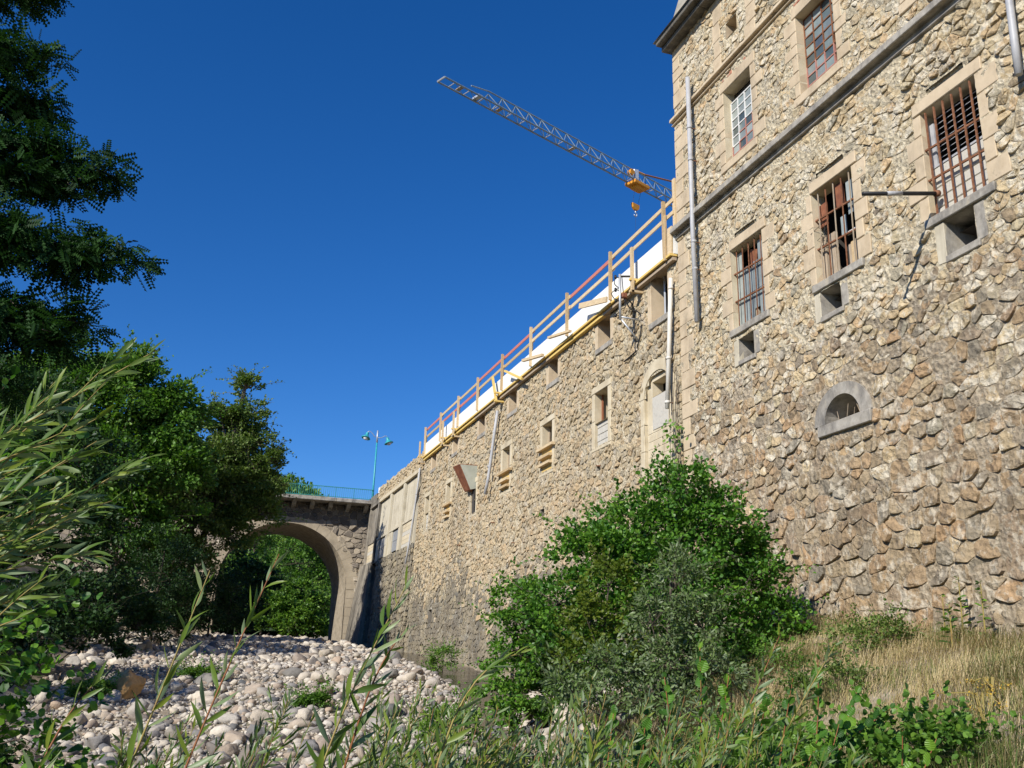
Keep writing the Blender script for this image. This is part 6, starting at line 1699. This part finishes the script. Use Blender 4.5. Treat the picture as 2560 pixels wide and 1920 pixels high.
# grass on the right bank
rg = np.random.default_rng(77)
def grass(name, label, n, fx, hgt, wid, mat, lean, cat='grass'):
    x, y = fx(n); z = ground_z(x, y)
    cl = np.clip(.35 + 1.5 * (fbm(x * 1.7, y * 1.7, 91, 3) + .35), .18, 1.5)
    h = hgt * rg.uniform(.45, 1.25, len(x)) * cl; a = rg.uniform(0, 2 * math.pi, len(x)) * .5 + 6 * fbm(x * .8, y * .8, 17, 2)
    ld = np.stack([np.cos(a) * lean * rg.random(len(x)) + lean * .35, np.sin(a) * lean * rg.random(len(x)), np.zeros(len(x))], 1) * h[:, None]
    p0 = np.stack([x, y, z - .02], 1); sd = np.stack([-np.sin(a), np.cos(a), np.zeros(len(x))], 1) * wid
    p1 = p0 + ld * .3 + np.array([0, 0, 1]) * h[:, None] * .6; p2 = p0 + ld * 1.0 + np.array([0, 0, 1]) * h[:, None] * (1 - .25 * lean)
    V = np.stack([p0 - sd, p0 + sd, p1 - sd * .7, p1 + sd * .7, p2], 1).reshape(-1, 3)
    b = (np.arange(len(x)) * 5)[:, None]
    F = np.concatenate([b + np.array([[0, 1, 3]]), b + np.array([[0, 3, 2]]), b + np.array([[2, 3, 4]])], 1).reshape(-1, 3)
    r = np.repeat(rg.random(len(x)), 3)
    o = add(name, fast_mesh(name, V, F, r, True), mat); tag(o, label, cat, kind='stuff'); return o
def bank_xy(x0, x1, y0, y1, dens=None):
    def f(n):
        x = rg.uniform(x0, x1, n); y = rg.uniform(y0, y1, n)
        k = fbm(x * .9, y * .9, 55, 3) > (dens if dens is not None else -1); return x[k], y[k]
    return f
STRAW = leafmat('straw_grass', [(0.46, 0.35, 0.17), (0.58, 0.46, 0.25), (0.66, 0.55, 0.33), (0.40, 0.32, 0.14), (0.26, 0.26, 0.08)], .3, .65, tint=(1, 1, .8))
GREENG = leafmat('green_grass', [(0.09, 0.14, 0.03), (0.14, 0.19, 0.05), (0.21, 0.24, 0.085), (0.30, 0.29, 0.12)], .35, .55)
grass('dry_grass', 'dry straw-coloured grass on the bank below the tall block', 46000, bank_xy(5.0, 11.0, 6.0, 16, -.45), .36, .003, STRAW, 1.7)
grass('green_grass', 'green grass mixed into the straw on the right bank', 30000, bank_xy(3.0, 10.9, 5.5, 17, -.05), .34, .0035, GREENG, 1.2)
grass('bank_herbs', 'low herbs on the near bank under the willow shoots', 20000, bank_xy(.5, 6.5, 4.5, 12, -.35), .34, .006, GREENG, .9)
# leafy weeds along the bottom edge and up the bank
for k, (x, y, r, h, mt, lf, sz, lab) in enumerate(((2.3, 6.9, .45, .95, G_LIGHT, AL, .06, 'leafy green weed clump at the bottom centre'), (3.3, 7.8, .5, .8, G_MID, LQ, .07, 'leafy weed clump below the silvery willow'), (4.4, 8.4, .55, .7, G_LIGHT, LQ, .06, 'light green weed clump at the left of the dry grass'), (5.4, 8.0, .5, .6, G_MID, AL, .06, 'round-leaved weed clump in the dry grass'),
                                              (6.2, 9.6, .5, .45, G_OLIVE, LQ, .05, 'olive weed clump halfway up the bank'), (8.2, 12.6, .6, .45, G_LIGHT, LQ, .05, 'green weed clump at the foot of the wall beside the alder bush'), (4.0, 6.3, .5, .9, G_LIGHT, AL, .055, 'leafy weed clump at the bottom edge below the saplings'), (5.9, 6.9, .45, .55, G_MID, AL, .06, 'low weed clump at the bottom right'), (7.6, 10.2, .5, .35, G_OLIVE, LQ, .045, 'faded weed clump in the straw below the wall'), (1.6, 6.2, .4, .9, G_SILV, AL, .05, 'grey-green weed clump left of the bottom centre'), (9.4, 11.6, .5, .5, G_OLIVE, LQ, .05, 'olive weed clump against the wall foot'))):
    b = gz(x, y)
    make_tree('weed_clump', lab, 'plant', (x, y, b), [(x, y, b), (x, y, b + h * .5), (x, y, b + h * .8)], [((x, y, b + h * .55), (r, r, h * .5)), ((x - r * .8, y, b + h * .35), (r * .7, r * .7, h * .4)), ((x + r * .8, y, b + h * .35), (r * .7, r * .7, h * .4))], lf, sz, 1700, mt, 300 + k, group='leafy weeds on the near bank', tr=.012, sprig=.9, sprig_len=4)
# ragwort: yellow-flowered plants at the right edge
YEL = material('yellow_flower', [(0.45, 0.28, 0.03), (0.58, 0.38, 0.05)], 20.0, .7, 0)
for k, (x, y) in enumerate(((7.2, 7.5), (7.6, 7.8))):
    b = gz(x, y); T = empty('ragwort', (x, y, b), ['yellow-flowered ragwort clump at the right edge', 'second ragwort clump, a little farther to the right'][k], 'flower', 'ragwort in the dry grass')
    for j in range(7):
        q = Vector((x + rg.normal(0, .12), y + rg.normal(0, .1), b + rg.uniform(.15, .3))); MB().tube([(x, y, b), (x + (q.x - x) * .4, y, b + .3), q], .006, 4).obj('stem', STEM, T)
        pos = np.array(q) + rg.normal(0, .035, (14, 3)) * np.array([1, 1, .4]); M = leaf_frames(rg.normal(0, 1, (14, 3)), np.array([0, 0, 1]) + rg.normal(0, .3, (14, 3)), np.full(14, .022))
        scatter_obj('flower_head', [scatter(*LQ, M, pos, rg.random(14))], YEL, T)
# mullein and dock plants along the foot of the wall
for k, (x, y, h) in enumerate(((10.6, 11.6, .75), (10.6, 11.25, 1.0), (10.5, 10.75, .9), (9.6, 10.4, .6))):
    b = gz(x, y); T = empty('mullein', (x, y, b), ['small leafy mullein at the foot of the wall, leftmost', 'tall mullein stalk at the foot of the wall', 'mullein at the foot of the wall near the right edge', 'broad-leaved dock plant in the straw, a step out from the wall'][k], 'plant', 'plants along the foot of the wall')
    MB().tube([(x, y, b), (x + .02, y, b + h)], [.014, .006], 6).obj('stalk', STEM, T)
    n = 26; t = rg.random(n); a = rg.uniform(0, 6.28, n); pos = np.stack([np.full(n, x), np.full(n, y), b + h * (.1 + .9 * t)], 1)
    ax = np.stack([np.cos(a), np.sin(a), rg.uniform(-.3, .6, n)], 1); M = leaf_frames(ax, np.array([0, 0, 1]) + rg.normal(0, .3, (n, 3)), (.17 * (1.05 - t * .7)))
    scatter_obj('leaves', [scatter(AL[0] * np.array([.65, 1, 1]), AL[1], M, pos, rg.random(n))], G_ALDER, T)
